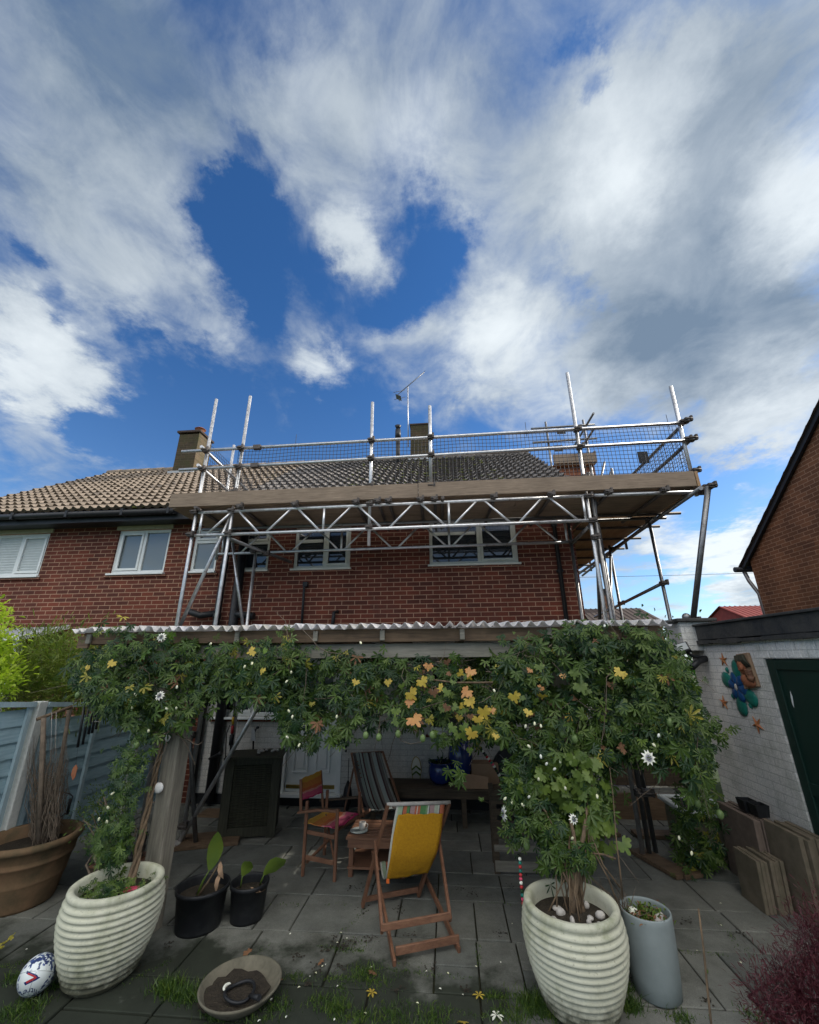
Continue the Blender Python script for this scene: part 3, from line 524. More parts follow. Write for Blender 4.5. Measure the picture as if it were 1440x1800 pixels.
# TV aerial on the chimney
A = thing('television_aerial', (-.90, 10.3, 7.9), "thin TV aerial on a mast above the mossy chimney", 'aerial')
MB().tube((-.92, 10.27, 7.7), (-.92, 10.27, 9.72), .016, 8).build('mast', M['tube'], A)
g = MB(); a0 = Vector((-1.25, 10.27, 9.45)); a1 = Vector((-.42, 10.27, 10.22)); g.tube(a0, a1, .011, 6)
for i in range(15):
    q = a0.lerp(a1, .18+.82*i/14); g.tube(q+Vector((0.035, -.12, -.04)), q+Vector((-.035, .12, .04)), .005, 5)
g.build('boom', M['tube_d'], A); g = MB(); g.add([(-1.28, 10.15, 9.42), (-1.28, 10.4, 9.42), (-1.12, 10.4, 9.33), (-1.12, 10.15, 9.33)], [(0, 1, 2, 3)]); g.tube((-1.34, 10.15, 9.47), (-1.02, 10.15, 9.53), .008, 5).tube((-1.34, 10.4, 9.40), (-1.02, 10.4, 9.46), .008, 5).tube((-1.16, 10.27, 9.45), (-1.18, 10.27, 9.24), .012, 5).build('reflector', M['tube_d'], A)
# --- gable house on the right
GX = 6.6
NH = thing('gable_house', (GX, 8, 0), "brown brick gable end house at the right edge beyond the garage", 'house')
e0 = Vector((GX, 9.42, 3.98)); pk = Vector((GX, 5.2, 7.14)); e1_ = Vector((GX, .95, 4.05))
MB().prism([(GX, 9.40, 0), (GX, 9.38, 3.99), (GX, 5.2, 7.12), (GX, 1.0, 4.05), (GX, 1.0, 0)], (7, 0, 0)).build('wall', M['brick_dark'], NH)
MB().bx(GX-.004, GX+.1, 7.72, 7.98, 3.86, 4.02).build('air_brick', M['brick_dark_y'], NH)
g = MB(); s_ = Vector((-.12, 0, 0)); dirv = (pk-e0).normalized(); nrm = Vector((0, dirv.z, -dirv.y)); nrm = nrm if nrm.z > 0 else -nrm
n_ = 17
for i in range(n_):
    a = e0.lerp(pk, i/n_)-dirv*(.18 if i == 0 else 0.0); b_ = e0.lerp(pk, (i+1.1)/n_)
    g.prism([a+s_+nrm*.07, a+s_+nrm*.0505, b_+s_+nrm*.075, b_+s_+nrm*.055], (7.2, 0, 0))
g.add([e0+s_+nrm*.05, pk+s_+nrm*.05, Vector((14, pk.y, pk.z))+nrm*.05, Vector((14, e0.y, e0.z))+nrm*.05], [(0, 1, 2, 3)])
g.add([pk+nrm*.05+s_, e1_+s_+Vector((0, -.2, 0)), e1_+Vector((7.2, -.2, 0)), pk+Vector((7.2, 0, .08))], [(0, 1, 2, 3)]); g.build('roof', M['darkhouse'], NH)
MB().bar(e0-dirv*.16+Vector((-.06, 0, .02)), pk+Vector((-.06, 0, .02)), .05, .11, (1, 0, 0)).build('bargeboard', M['black'], NH)
g = MB(); g.path([(GX-.2, 9.62, 3.86), (GX+6, 9.62, 3.86)], .06, 8); g.build('gutter', M['black'], NH)
g = MB(); g.path([(GX-.02, 9.62, 3.83), (GX+.02, 9.60, 3.6), (GX+.05, 9.46, 3.3), (GX+.05, 9.46, 0)], .04, 8); g.build('downpipe', M['tube_d'], NH)
# --- distant houses and the cable
D1 = thing('distant_house', (12, 30, 0), "far dark tiled roof with a small chimney, seen under the scaffold braces", 'house', 'far houses beyond the gardens')
def far_house(par, xa, xb, Y, zr, ze, dep, mroof, wallm, chx=None, hipped=False):
    MB().bx(xa, xb, Y, Y+dep*2, 0, ze).build('wall', wallm, par)
    g = MB(); n_ = int((xb-xa)/.33)
    o = [];
    for i in range(n_*4+1):
        x = xa-.2+(xb-xa+.4)*i/(n_*4); h = .05*max(0, math.sin(i*math.pi/2)); o += [(x, Y-.3, ze-.1+h), (x-(.0), Y+dep, zr+h)]
    g.add(o, [(2*i, 2*i+2, 2*i+3, 2*i+1) for i in range(n_*4)]); g.add([(xa-.2, Y+dep, zr), (xb+.2, Y+dep, zr), (xb+.2, Y+2*dep, ze), (xa-.2, Y+2*dep, ze)], [(0, 1, 2, 3)])
    g.prism([(xa, Y, ze-.1), (xa, Y+dep, zr-.05), (xa, Y+2*dep, ze-.1)], (.1, 0, 0)); g.prism([(xb-.1, Y, ze-.1), (xb-.1, Y+dep, zr-.05), (xb-.1, Y+2*dep, ze-.1)], (.1, 0, 0)); rf = g.build('roof', mroof, par)
    if chx is not None:
        c = MB(); c.bx(chx, chx+.75, Y+dep-.3, Y+dep+.4, zr-.7, zr+.95).build('chimney', M['brick_dark_y'], rf); MB().lathe([(.14, 0), (.16, .1), (.11, .5), (.15, .55), (.0, .56)], (chx+.3, Y+dep, zr+.95), 10).build('chimney_pot', M['black'], rf)
far_house(D1, 9.6, 14.4, 30, 5.55, 4.3, 3.2, M['darkhouse'], M['brick_dark_y'], 11.9)
D2 = thing('distant_house', (20, 30, 0), "far red tiled roof above the garage by the gable wall", 'house', 'far houses beyond the gardens'); far_house(D2, 20.3, 27, 30, 5.55, 4.3, 3.0, M['redtile'], M['brick_dark_y'])
g = MB(); pts = [Vector((2+i*2.6, 26, 6.75-.0*i+.12*math.sin(i/16*math.pi)*-3+.05*i)) for i in range(17)]; g.path(pts, .012, 5); single('overhead_cable', g, M['black'], "thin overhead cable crossing the sky beyond the scaffold", 'cable')
# neighbour's lean-to canopy at far left
LC = thing('lean_to_canopy', (-7.3, 6.6, 2.4), "grey lean-to canopy with a white edge on the left house wall", 'canopy')
MB().prism([(-9.2, 6.2, 2.36), (-6.75, 6.2, 2.40), (-6.75, 7.0, 2.62), (-9.2, 7.0, 2.58)], (0, 0, .02)).build('canopy_sheet', M['lead'], LC); MB().bar((-9.2, 6.2, 2.36), (-6.72, 6.2, 2.41), .04, .07, (0, 1, 0)).bar((-6.73, 6.2, 2.41), (-6.73, 7.0, 2.63), .04, .07, (1, 0, 0)).build('canopy_frame', M['white_paint'], LC)
MB().bx(-9.0, -8.9, 6.25, 6.35, 0, 2.36).bx(-6.9, -6.8, 6.25, 6.35, 0, 2.38).build('canopy_post', M['white_paint'], LC)
# ================================================================== GARAGE
GXX = 3.1
GA = thing('garage', (GXX, 4, 0), "white painted brick garage with black felt roof edge and green door", 'garage')
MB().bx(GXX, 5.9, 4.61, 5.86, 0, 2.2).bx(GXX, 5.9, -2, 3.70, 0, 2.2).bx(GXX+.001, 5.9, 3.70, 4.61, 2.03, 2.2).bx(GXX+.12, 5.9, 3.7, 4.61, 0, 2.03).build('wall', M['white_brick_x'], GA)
g = MB(); y = 4.66  # soldier course over the door
while y > 3.6: g.bx(GXX-.004, GXX+.03, y-.068, y, 2.035, 2.19); y -= .0775
g.build('lintel_course', M['white_brick_x'], GA, bev=.004)
g = MB(); g.bx(GXX-.05, 5.95, -2, 5.62, 2.24, 2.40).bx(GXX-.08, 5.98, -2.02, 5.64, 2.40, 2.425); g.build('felt_edge', M['felt'], GA, bev=.006)
g = MB(); rr = random.Random(2); y = -2.0
while y < 5.6: e = y+rr.uniform(.15, .4); g.bx(GXX-.065-rr.uniform(0, .012), GXX-.02, y, min(e, 5.62), 2.195+rr.uniform(-.012, .004), 2.232+rr.uniform(-.004, .006)); y = e
g.build('drip_edge', M['felt'], GA)
MB().bx(GXX-.062, GXX, -2, 5.64, 2.2, 2.212).build('white_batten', M['white_brick_x'], GA)
g = MB(); g.bx(GXX-.22, GXX+.16, 5.56, 5.95, 2.12, 2.46); g.build('pier', M['white_brick_y'], GA, bev=.006); MB().bx(GXX-.27, GXX+.2, 5.5, 6.0, 2.46, 2.50).build('pier_cap', M['felt'], GA, bev=.01)
g = MB(); g.bx(GXX+.03, GXX+.06, 3.70, 4.60, 0.02, 2.02); gd = g.build('door', M['green_door'], GA)
g = MB(); g.bx(GXX+.012, GXX+.03, 4.50, 4.60, .02, 2.02).bx(GXX+.012, GXX+.03, 3.72, 4.50, 1.93, 2.02).bx(GXX+.015, GXX+.03, 3.72, 4.50, .9, 1.0).build('door_rail', M['green_door'], gd, bev=.004)
MB().tube((GXX-.03, 3.9, .98), (GXX+.03, 3.9, .98), .02, 12).ell((GXX-.04, 3.9, .98), .025, .03, .03).build('door_knob', M['brass'], gd); MB().bx(GXX+.022, GXX+.031, 3.86, 3.94, .84, 1.06).build('lock_plate', M['tube_d'], gd)
g = MB(); g.add([(GXX+.028, 4.43, 1.60), (GXX+.028, 4.41, 1.70), (GXX+.028, 4.42, 1.75), (GXX+.028, 4.435, 1.69), (GXX+.028, 4.44, 1.63)], [(0, 1, 2, 3, 4)]).build('paint_chip', M['white_paint'], gd)
# floodlight
FL = thing('floodlight', (2.95, 5.5, 2.1), "black security floodlight on the white garage pier", 'floodlight')
rot = Matrix.Rotation(R(-35), 3, 'X') @ Matrix.Rotation(R(-30), 3, 'Z')
MB().box((2.80, 5.48, 2.14), (.17, .07, .12), rot).build('lamp_housing', M['black'], FL, bev=.008); MB().box(Vector((2.80, 5.48, 2.14))+rot @ Vector((0, -.038, 0)), (.14, .006, .09), rot).build('lamp_glass', M['glass_grey'], FL)
MB().path([(2.83, 5.5, 2.12), (2.94, 5.52, 2.05), (3.08, 5.55, 2.04)], .02, 8).path([(3.1, 5.56, 2.03), (2.96, 5.5, 1.99), (2.86, 5.46, 1.93)], .035, 8).build('lamp_bracket', M['black'], FL)
g = MB(); g.tube((1.95, 5.62, 2.44), (2.92, 5.62, 2.47), .022, 8).tube((2.92, 5.62, 2.47), (3.0, 5.62, 2.44), .03, 8); g.ell((3.0, 5.60, 2.52), .05, .05, .05)
single('metal_pole', g, M['tube_d'], "thin horizontal metal pole with round end resting above the garage pier", 'pole')
# wall ornaments on the garage
def star(cy, cz, r_, rot0, name, label, colr=None):
    mb = MB(); x = GXX-.004; k = 10; ring = []
    for i in range(k):
        a = rot0+i*math.pi/5; rr_ = r_ if i % 2 == 0 else r_*.30; ring.append(Vector((x, cy+rr_*math.cos(a), cz+rr_*math.sin(a))))
    c = Vector((x-.022, cy, cz)); ring2 = [q+Vector((-.006, 0, 0)) for q in ring]; mb.add(ring+ring2+[c], [(i, (i+1) % k, k+(i+1) % k, k+i) for i in range(k)]+[(k+i, k+(i+1) % k, 2*k) for i in range(k)], False)
    single('starfish', mb, M['starfish'], label, 'ornament', 'starfish ornaments on the garage wall', base=(x, cy, cz))
q = at(1273, 1160, X=GXX); star(q.y, q.z, .075, R(90), 's', "dried orange starfish fixed highest on the white garage wall")
q = at(1274, 1235, X=GXX); star(q.y, q.z, .075, R(95), 's', "reddish starfish on the white wall left of the blue and green flower")
q = at(1333, 1274, X=GXX); star(q.y, q.z, .085, R(60), 's', "lowest starfish on the garage wall nearest the green door")
q = at(1300, 1208, X=GXX); cy, cz = q.y, q.z
FO = thing('flower_ornament', (GXX, cy, cz), "blue and teal metal flower ornament on the white garage wall", 'ornament')
def petal(par, name, dy, dz, l, w_, ang, mat, x):
    mb = MB(); n_ = 14; pts = []
    for i in range(n_):
        a = 2*math.pi*i/n_; ly = l*.5*math.cos(a); lw = w_*.5*math.sin(a)*(1+.35*math.cos(a)); pts.append(Vector((x, cy+dy+ly*math.cos(ang)-lw*math.sin(ang), cz+dz+ly*math.sin(ang)+lw*math.cos(ang))))
    c = Vector((x-.02, cy+dy, cz+dz)); p2 = [p_+Vector((-.005, 0, 0)) for p_ in pts]; p3 = [p_.lerp(c, .35)+Vector((-.008, 0, 0)) for p_ in p2]
    mb.add(pts+p2+p3+[c], [(i, (i+1) % n_, n_+(i+1) % n_, n_+i) for i in range(n_)]+[(n_+i, n_+(i+1) % n_, 2*n_+(i+1) % n_, 2*n_+i) for i in range(n_)]+[(2*n_+i, 2*n_+(i+1) % n_, 3*n_) for i in range(n_)], True); mb.build(name, mat, par)
for a, l in ((20, .22), (105, .25), (-150, .23), (-82, .25)): petal(FO, 'outer_petal', -.16*math.cos(R(a+180)), .165*math.sin(R(a)), l, .155, R(180-a) if 0 else R(a), M['teal'], GXX-.006)
for a in range(15, 375, 60): petal(FO, 'inner_petal', .075*math.cos(R(a)), .08*math.sin(R(a)), .15, .10, R(a), M['bluee'], GXX-.014)
for dy, dz in ((.12, .17), (.13, -.10), (-.12, -.17)): petal(FO, 'leaf', dy, dz, .06, .04, R(80), M['teal'], GXX-.004)
MB().ell((GXX-.034, cy, cz), .012, .02, .035).build('centre', M['stone'], FO)
PQ = thing('terracotta_plaque', (GXX, 4.8, 1.88), "brown terracotta relief plaque of a resting face and hand on the garage wall", 'plaque')
c = [at(1298, 1150, X=GXX), at(1319, 1147, X=GXX), at(1339, 1207, X=GXX), at(1314, 1212, X=GXX)]
c = [Vector((GXX-.001, p_.y, p_.z)) for p_ in c]; g = MB(); g.prism(c, (-.03, 0, 0)); g.build('tile', M['card'], PQ, bev=.008)
def onp(u_, v_, h=.03): 
    a_ = c[0].lerp(c[1], u_); b2 = c[3].lerp(c[2], u_); return a_.lerp(b2, v_)+Vector((-h, 0, 0))
g = MB(); g.ell(onp(.35, .36), .045, .055, .085); g.ell(onp(.52, .42, .07), .02, .02, .03); g.ell(onp(.35, .47, .06), .02, .03, .012); g.ell(onp(.5, .85), .035, .1, .05); g.ell(onp(.35, .75, .04), .03, .06, .05); g.build('relief_face', M['terra_r'], PQ)
g = MB(); [g.path([onp(.1+.12*i, .05, .045), onp(.15+.13*i, .2, .055), onp(.25+.14*i, .42, .035)], [.014, .016, .008], 6) for i in range(6)]; g.build('relief_hair', M['cabinet'], PQ)
g = MB(); [g.path([onp(.92, .55+.05*i, .035), onp(.72, .50+.05*i, .065), onp(.58, .54+.05*i, .055)], [.010, .011, .007], 6) for i in range(4)]; g.path([onp(.95, .8, .035), onp(.75, .72, .06)], [.03, .03], 8); g.build('relief_hand', M['teak'], PQ)
# ================================================================== LEFT FENCE
FX = -4.42
FE = thing('garden_fence', (FX, 4, 0), "blue-grey painted board fence with pale concrete posts on the left", 'fence')
def ftop(y): return 1.655-.092*(y-4.05)
for y0, y1 in ((.9, 2.66), (2.66, 4.40), (4.55, 6.02), (6.12, 7.0)):
    g = MB(); nb = 10
    for i in range(nb):
        z0 = .10+i*.148; z1 = z0+.16
        t0, t1 = min(z1, ftop(y0)-.04), min(z1, ftop(y1)-.04)
        if z0 > ftop(y1)-.06: continue
        g.add([(FX+.022, y0, z0), (FX+.022, y1, z0), (FX+.004, y1, t1), (FX+.004, y0, t0), (FX-.004, y0, z0), (FX-.004, y1, z0), (FX-.004, y1, t1), (FX-.004, y0, t0)], [(0, 1, 2, 3), (5, 4, 7, 6), (0, 4, 5, 1), (3, 2, 6, 7), (1, 5, 6, 2), (0, 3, 7, 4)])
    fp = g.build('fence_panel', M['fence'], FE)
    g = MB(); [g.bar((FX+.035, yy, .08), (FX+.035, yy, ftop(yy)-.02), .045, .03, (0, 1, 0)) for yy in (y0+.04, (y0+y1)/2, y1-.04)]; g.bar((FX+.02, y0, ftop(y0)), (FX+.02, y1, ftop(y1)), .09, .05, (1, 0, 0)); g.build('batten', M['fence_b'], fp)
for y in (2.66, 4.475, 6.07): MB().bx(FX-.05, FX+.07, y-.05, y+.05, 0, ftop(y)+.03).build('concrete_post', M['concrete'], FE, bev=.008)
# ================================================================== SCAFFOLDING
SC = thing('scaffolding', (0, 5.65, 0), "galvanised tube scaffold with boards, lattice beams and black netting round the upper floor", 'scaffolding')
YF, YB, PZ = 5.65, 6.68, 4.26
TR = .0255
def tube(name, a, b_, mat='tube', r=TR, lab=None):
    o = MB().tube(a, b_, r, 12).build(name, M[mat], SC)
    if lab: o['label'] = lab
    return o
cp = MB()
def coupler(mb, c, ax='z'):
    c = Vector(c); mb.box(c, (.075, .095, .06)); mb.tube(c+Vector((-.05, -.055, .0)), c+Vector((.055, -.055, 0)), .012, 6); mb.box(c+Vector((.045, -.03, .012)), (.03, .06, .075)); mb.tube(c+Vector((.05, -.04, -.035)), c+Vector((.05, -.04, .05)), .011, 6)
# standards (full height, front row and back row)
ST = {}
ST['a'] = tube('standard', (-3.79, YF, 0), (-3.80, YF, 6.26)); ST['b'] = tube('standard', (-3.245, YF, 0), (-3.20, YF, 6.28))
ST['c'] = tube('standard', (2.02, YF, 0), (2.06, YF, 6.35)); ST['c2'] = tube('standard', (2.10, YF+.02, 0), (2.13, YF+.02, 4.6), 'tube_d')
ST['d'] = tube('standard', (-1.08, YF-.03, 3.58), (-1.085, YF-.03, 5.99)); ST['e'] = tube('standard', (-.17, YF-.03, 4.38), (-.155, YF-.03, 5.86))
ST['f'] = tube('standard', (3.53, YF, 4.16), (3.565, YF, 5.98))
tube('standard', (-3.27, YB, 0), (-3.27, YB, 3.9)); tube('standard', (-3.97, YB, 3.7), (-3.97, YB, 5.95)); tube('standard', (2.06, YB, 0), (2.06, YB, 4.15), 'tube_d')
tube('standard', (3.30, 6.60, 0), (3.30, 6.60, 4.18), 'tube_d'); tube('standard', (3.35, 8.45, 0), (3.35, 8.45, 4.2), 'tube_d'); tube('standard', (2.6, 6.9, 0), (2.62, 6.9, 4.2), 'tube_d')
# the long rails
tube('guard_rail', (-4.20, YF-.05, 5.25), (3.62, YF-.05, 5.30)); tube('guard_rail', (-4.18, YF-.05, 4.92), (3.66, YF-.05, 5.01))
g = MB(); [g.bx(x-.06, x+.06, YF-.085, YF-.02, z-.035, z+.035) for x, z in ((-2.93, 5.257), (-2.93, 4.935))]; g.build('rail_sleeve', M['coupler'], SC)
# lattice beams
def lattice(par_y, xa, xb, zb, zt, r_=.023, vert=(-1.76, .08)):
    b_ = MB(); b_.tube((xa, par_y, zt), (xb, par_y, zt+.03), r_, 10).tube((xa, par_y, zb), (xb, par_y, zb+.03), r_, 10)
    zz_ = lambda x: .03*(x-xa)/(xb-xa)
    for x in vert+(xa+.06, xb-.06): b_.tube((x, par_y, zb+zz_(x)), (x, par_y, zt+zz_(x)), .019, 8)
    vs = (vert[0]-1.84,)+vert+(vert[1]+1.84,)
    for v0, v1 in zip(vs, vs[1:]):
        w_ = (v1-v0)/4
        for k in range(4):
            p_, q_ = v0+w_*k+.05, v0+w_*(k+1)-.05
            if p_ < xa or q_ > xb: continue
            za, zb_ = (zb, zt) if k % 2 == 0 else (zt, zb)
            b_.tube((p_, par_y, za+zz_(p_)), (q_, par_y, zb_+zz_(q_)), .017, 8)
    return b_.build('lattice_beam', M['alu'], SC)
lattice(YF-.055, -3.72, 2.03, 3.81, 4.175); lb = lattice(YB, -3.95, 2.06, 3.80, 4.165); lb['label'] = 'rear lattice beam close to the brick wall'
# diagonal braces
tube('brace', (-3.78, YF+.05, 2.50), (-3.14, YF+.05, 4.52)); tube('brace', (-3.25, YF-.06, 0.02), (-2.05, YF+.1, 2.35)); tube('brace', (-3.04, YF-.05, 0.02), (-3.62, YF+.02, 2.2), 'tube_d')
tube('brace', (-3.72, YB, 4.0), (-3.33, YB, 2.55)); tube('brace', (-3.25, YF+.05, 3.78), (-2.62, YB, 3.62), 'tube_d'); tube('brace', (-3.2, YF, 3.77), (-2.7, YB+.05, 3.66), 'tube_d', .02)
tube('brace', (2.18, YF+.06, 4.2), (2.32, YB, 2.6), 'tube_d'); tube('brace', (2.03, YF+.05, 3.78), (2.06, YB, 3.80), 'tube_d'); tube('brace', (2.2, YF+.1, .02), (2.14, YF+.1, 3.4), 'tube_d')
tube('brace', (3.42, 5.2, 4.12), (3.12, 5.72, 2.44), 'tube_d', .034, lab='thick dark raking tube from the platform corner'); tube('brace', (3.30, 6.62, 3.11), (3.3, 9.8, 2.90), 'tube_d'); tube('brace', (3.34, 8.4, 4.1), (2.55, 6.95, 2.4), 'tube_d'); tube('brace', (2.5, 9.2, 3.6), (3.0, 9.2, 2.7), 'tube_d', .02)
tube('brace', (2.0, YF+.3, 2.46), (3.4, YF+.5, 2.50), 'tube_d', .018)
# transoms: poke out at the front under the boards
for x in (-3.72, -3.05, -2.20, -1.28, -.96, -.80, -.33, -.13, -.02, .72, 1.52, 2.30, 3.05): tube('transom', (x+.02, YF-.20, PZ-.035-.012), (x-.02, YB+.25, PZ-.035-.012), 'coupler', .0245)
for k, y in enumerate((6.55, 7.25, 8.0, 8.8, 9.6, 10.4, 11.2)): tube('transom', (2.35, y, PZ-.045), (3.78, y, PZ-.045), 'coupler', .0245)
tube('ledger', (2.0, YF-.05, 4.21), (3.62, YF-.05, 4.205), 'tube'); tube('ledger', (3.42, YF-.3, 4.16), (3.55, 11.4, 4.16), 'tube_d', .03); tube('ledger', (3.30, 6.4, 4.10), (3.62, 11.2, 4.10), 'tube_d'); tube('ledger', (-4.1, YB-.02, 4.17), (3.6, YB-.02, 4.18), 'tube_d'); tube('ledger', (-4.0, 6.2, 4.10), (2.1, 6.2, 4.10), 'tube_d')
tube('ledger', (3.5, YF-.30, 4.15), (3.5, YF+.45, 4.32), 'coupler', .03)
# boards, toe boards
rr = random.Random(9)
for i in range(5):
    y = YF-.02+i*.232; x = -4.19; 
    for xe in ((-1.35, 1.1, 3.5) if i % 2 else (-2.2, .35, 3.5)): MB().bx(x, xe-.006, y, y+.225, PZ, PZ+.038).build('scaffold_board', M['board'], SC, bev=.004); x = xe
for i in range(5):
    x = 2.42+i*.218; y = 6.83
    for ye in ((8.4, 10.2, 11.6) if i % 2 else (9.1, 11.6)): MB().bx(x, x+.208, y, ye-.008, PZ, PZ+.038).build('scaffold_board', M['boardx'], SC, bev=.004); y = ye
for x0, x1, z in ((-4.19, -.36, .0), (-.352, 3.50, .006)): MB().bx(x0, x1, YF-.115, YF-.077, PZ+z, PZ+z+.226).build('toe_board', M['board'], SC, bev=.004)
MB().bx(3.51, 3.548, YF-.12, 11.5, PZ, PZ+.226).build('toe_board', M['boardx'], SC, bev=.004); MB().bx(-4.16, -4.12, YF-.07, 6.9, PZ+.04, PZ+.25).build('toe_board', M['boardx'], SC, bev=.004)
# end rails
for z in (5.28, 4.97): tube('guard_rail', (3.60, YF-.15, z+.03), (3.60, 11.4, z+.03), 'tube_d'); 
for z in (5.30, 4.97): tube('guard_rail', (-3.85, YF-.1, z), (-3.97, 7.55, z))
tube('guard_rail', (-3.0, 6.3, 4.50), (-2.87, 5.8, 4.50))
for y in (8.4, 10.6): tube('standard', (3.66, y, 4.1), (3.66, y, 5.9), 'tube_d')
# chimney-side tower seen through the netting
for x in (2.58, 3.47): tube('standard', (x, 9.0, 4.3), (x, 9.0, 7.5), 'tube_d')
tube('standard', (3.6, 8.2, 4.3), (3.6, 8.2, 5.55)); tube('guard_rail', (2.2, 8.95, 7.30), (3.7, 8.95, 7.33), 'tube_d'); tube('guard_rail', (2.2, 8.95, 6.92), (3.7, 8.95, 6.95), 'tube_d'); tube('guard_rail', (3.5, 8.4, 7.3), (3.5, 9.9, 7.3), 'tube_d')
tube('guard_rail', (3.45, 8.3, 6.9), (3.45, 9.8, 6.9), 'tube_d'); tube('brace', (3.3, 8.9, 5.0), (3.75, 8.9, 6.3), 'tube_d'); tube('brace', (3.45, 8.8, 4.8), (3.8, 8.8, 6.0), 'tube_d')
MB().bx(2.62, 3.56, 8.90, 8.94, 6.32, 6.55).build('toe_board', M['board'], SC); MB().bx(3.56, 3.60, 8.9, 9.9, 6.32, 6.60).build('toe_board', M['board'], SC); MB().bx(2.62, 3.56, 8.94, 9.9, 6.28, 6.32).build('scaffold_board', M['boardx'], SC)
for x, z, y in ((2.66, 6.62, 8.88), (2.78, 7.08, 8.88)): MB().bx(x, x+.2, y, y+.01, z, z+.16).build('tag_panel', M['black'], SC)
MB().bx(3.02, 3.17, YF+.3, YF+.31, 4.84, 5.04).build('tag_panel', M['black'], SC)
# couplers
pts = [(-3.80, YF-.04, z) for z in (5.25, 4.92, 4.19, 3.83)]+[(-3.21, YF-.04, z) for z in (5.26, 4.93, 4.50, 4.19, 3.83)]+[(-1.085, YF-.06, z) for z in (5.27, 4.955, 4.50, 4.2, 3.84)]+[(-.16, YF-.06, z) for z in (5.275, 4.965, 4.45)]+[(2.05, YF-.04, z) for z in (5.29, 4.99, 4.50, 4.2, 3.84, 3.6)]+[(3.56, YF-.05, z) for z in (5.31, 5.02, 4.52, 4.24)]+[(3.6, YF-.1, 5.31), (3.6, YF-.1, 5.0), (3.53, YF-.15, 4.16), (3.44, 5.2, 4.12), (3.14, 5.7, 2.48), (3.3, 6.58, 3.11), (3.31, 8.3, 3.02), (3.30, 6.6, 4.12), (3.4, 8.4, 4.12), (2.06, YB-.04, 3.82), (2.06, YB-.04, 4.17), (-3.3, YB-.04, 3.82), (-2.9, 6.3, 3.68), (-3.3, YF-.05, 1.15), (-3.22, YF-.05, .2), (2.06, YF-.05, .62), (2.16, YF-.05, .62)]
pts += [(x, YF-.10, PZ-.03) for x in (-3.05, -2.20, -1.28, -.96, -.80, -.33, -.13, .72, 1.52, 2.30, 3.05)]
for p_ in pts: c_ = MB(); coupler(c_, p_); c_.build('coupler', M['coupler'], SC)
# sole boards and base plates
for (x0, y0, dx, dy, a) in ((2.12, 5.50, .20, .62, 20), (2.62, 6.25, .9, .2, 0), (1.70, 6.45, .50, .62, 10), (-2.95, 5.72, .72, .40, 18), (-3.3, 6.6, .5, .25, 0)):
    rot = Matrix.Rotation(R(a), 3, 'Z'); g = MB(); g.box((x0, y0, .022), (dx, dy, .038), rot); o = g.build('sole_board', M['timber'], SC, bev=.004)
MB().box((2.28, 5.32, .024), (.22, .24, .038), Matrix.Rotation(R(20), 3, 'Z')).build('sole_board', M['timber'], SC, bev=.004)
# netting: knotted square mesh
def net(x0, x1, z0, z1, fn, sp=.058):
    g = MB(); n_ = int((x1-x0)/sp); m_ = int((z1-z0)/sp); sag = lambda u, v: .012*math.sin(u*5)*math.sin(v*9)
    for i in range(n_+1):
        x = x0+(x1-x0)*i/n_; g.path([fn(x+sag(x, z)*.5, z) for z in np.linspace(z0, z1+rr.uniform(0, .015), 6)], .0038, 4, False)
    for j in range(m_+1):
        z = z0+(z1-z0)*j/m_; g.path([fn(x, z+sag(x, z)) for x in np.linspace(x0, x1, 40)], .0038, 4, False)
    return g.build('safety_net', M['net'], SC)
net(-3.25, 3.48, 4.48, 5.27, lambda x, z: Vector((x, YF-.02, z))); net(5.7, 7.5, 4.35, 5.45, lambda x, z: Vector((-3.86, x, z))); net(5.7, 10.5, 4.40, 5.28, lambda x, z: Vector((3.55, x, z)))
for x, z in ((-2.30, 5.45), (1.30, 5.45), (3.36, 5.45)): MB().tube((x, YF-.06, 5.2), (x, YF-.06, z), .004, 5).build('cable_tie', M['net'], SC)
# stack of bricks on the side platform
g = MB(); z = 4.30
while z < 6.26:
    off = .11 if int(z*13.33) % 2 else 0
    for i in range(4): g.bx(2.70+i*.2195, 2.70+i*.2195+.215, 9.05, 9.6, z, z+.066)
    z += .0705
single('brick_stack', g, M['terra_r'], "square brick pier rising above the right platform behind the netting", 'brick stack', base=(3.1, 9.3, 4.3), bev=.003)
# ================================================================== PERGOLA LEAN-TO
PG = thing('pergola', (-.7, 4.2, 0), "timber pergola with a corrugated plastic roof against the white wall", 'pergola')
XL, XR, YP = -3.58, 1.86, 3.92
def zf(x): return 2.335+.0*(x)
g = MB(); seg = 12; per = .102; n_ = int((XR-XL+.14)/per*seg); rws = [(YP-.10, 2.338), (YP+.8, 2.385), (YP+1.8, 2.44), (WY-.02, 2.54)]; o = []
rr = random.Random(4); amp = [.0225+rr.uniform(-.004, .004) for _ in range(80)]; zj = [rr.uniform(-.006, .008) for _ in range(80)]; yj = [rr.uniform(-.02, .02) for _ in range(80)]
for i in range(n_+1):
    x = XL-.07+i*per/seg; ph = i/seg; k = int(ph) % 80; h = amp[k]*math.cos(2*math.pi*ph); edge_drop = -.02*max(0, (abs(x+.9)-2.3))*.6
    for (y, z) in rws: o.append((x, y+(yj[k] if y < 4 else 0), z+h+zj[k]*(1 if y < 4 else .3)+edge_drop))
m_ = len(rws); fs = [(i*m_+j, (i+1)*m_+j, (i+1)*m_+j+1, i*m_+j+1) for i in range(n_) for j in range(m_-1)]
g.add(o, fs, True); ob = g.build('corrugated_roof', M['sheet'], PG); sd = ob.modifiers.new('thick', 'SOLIDIFY'); sd.thickness = .0035
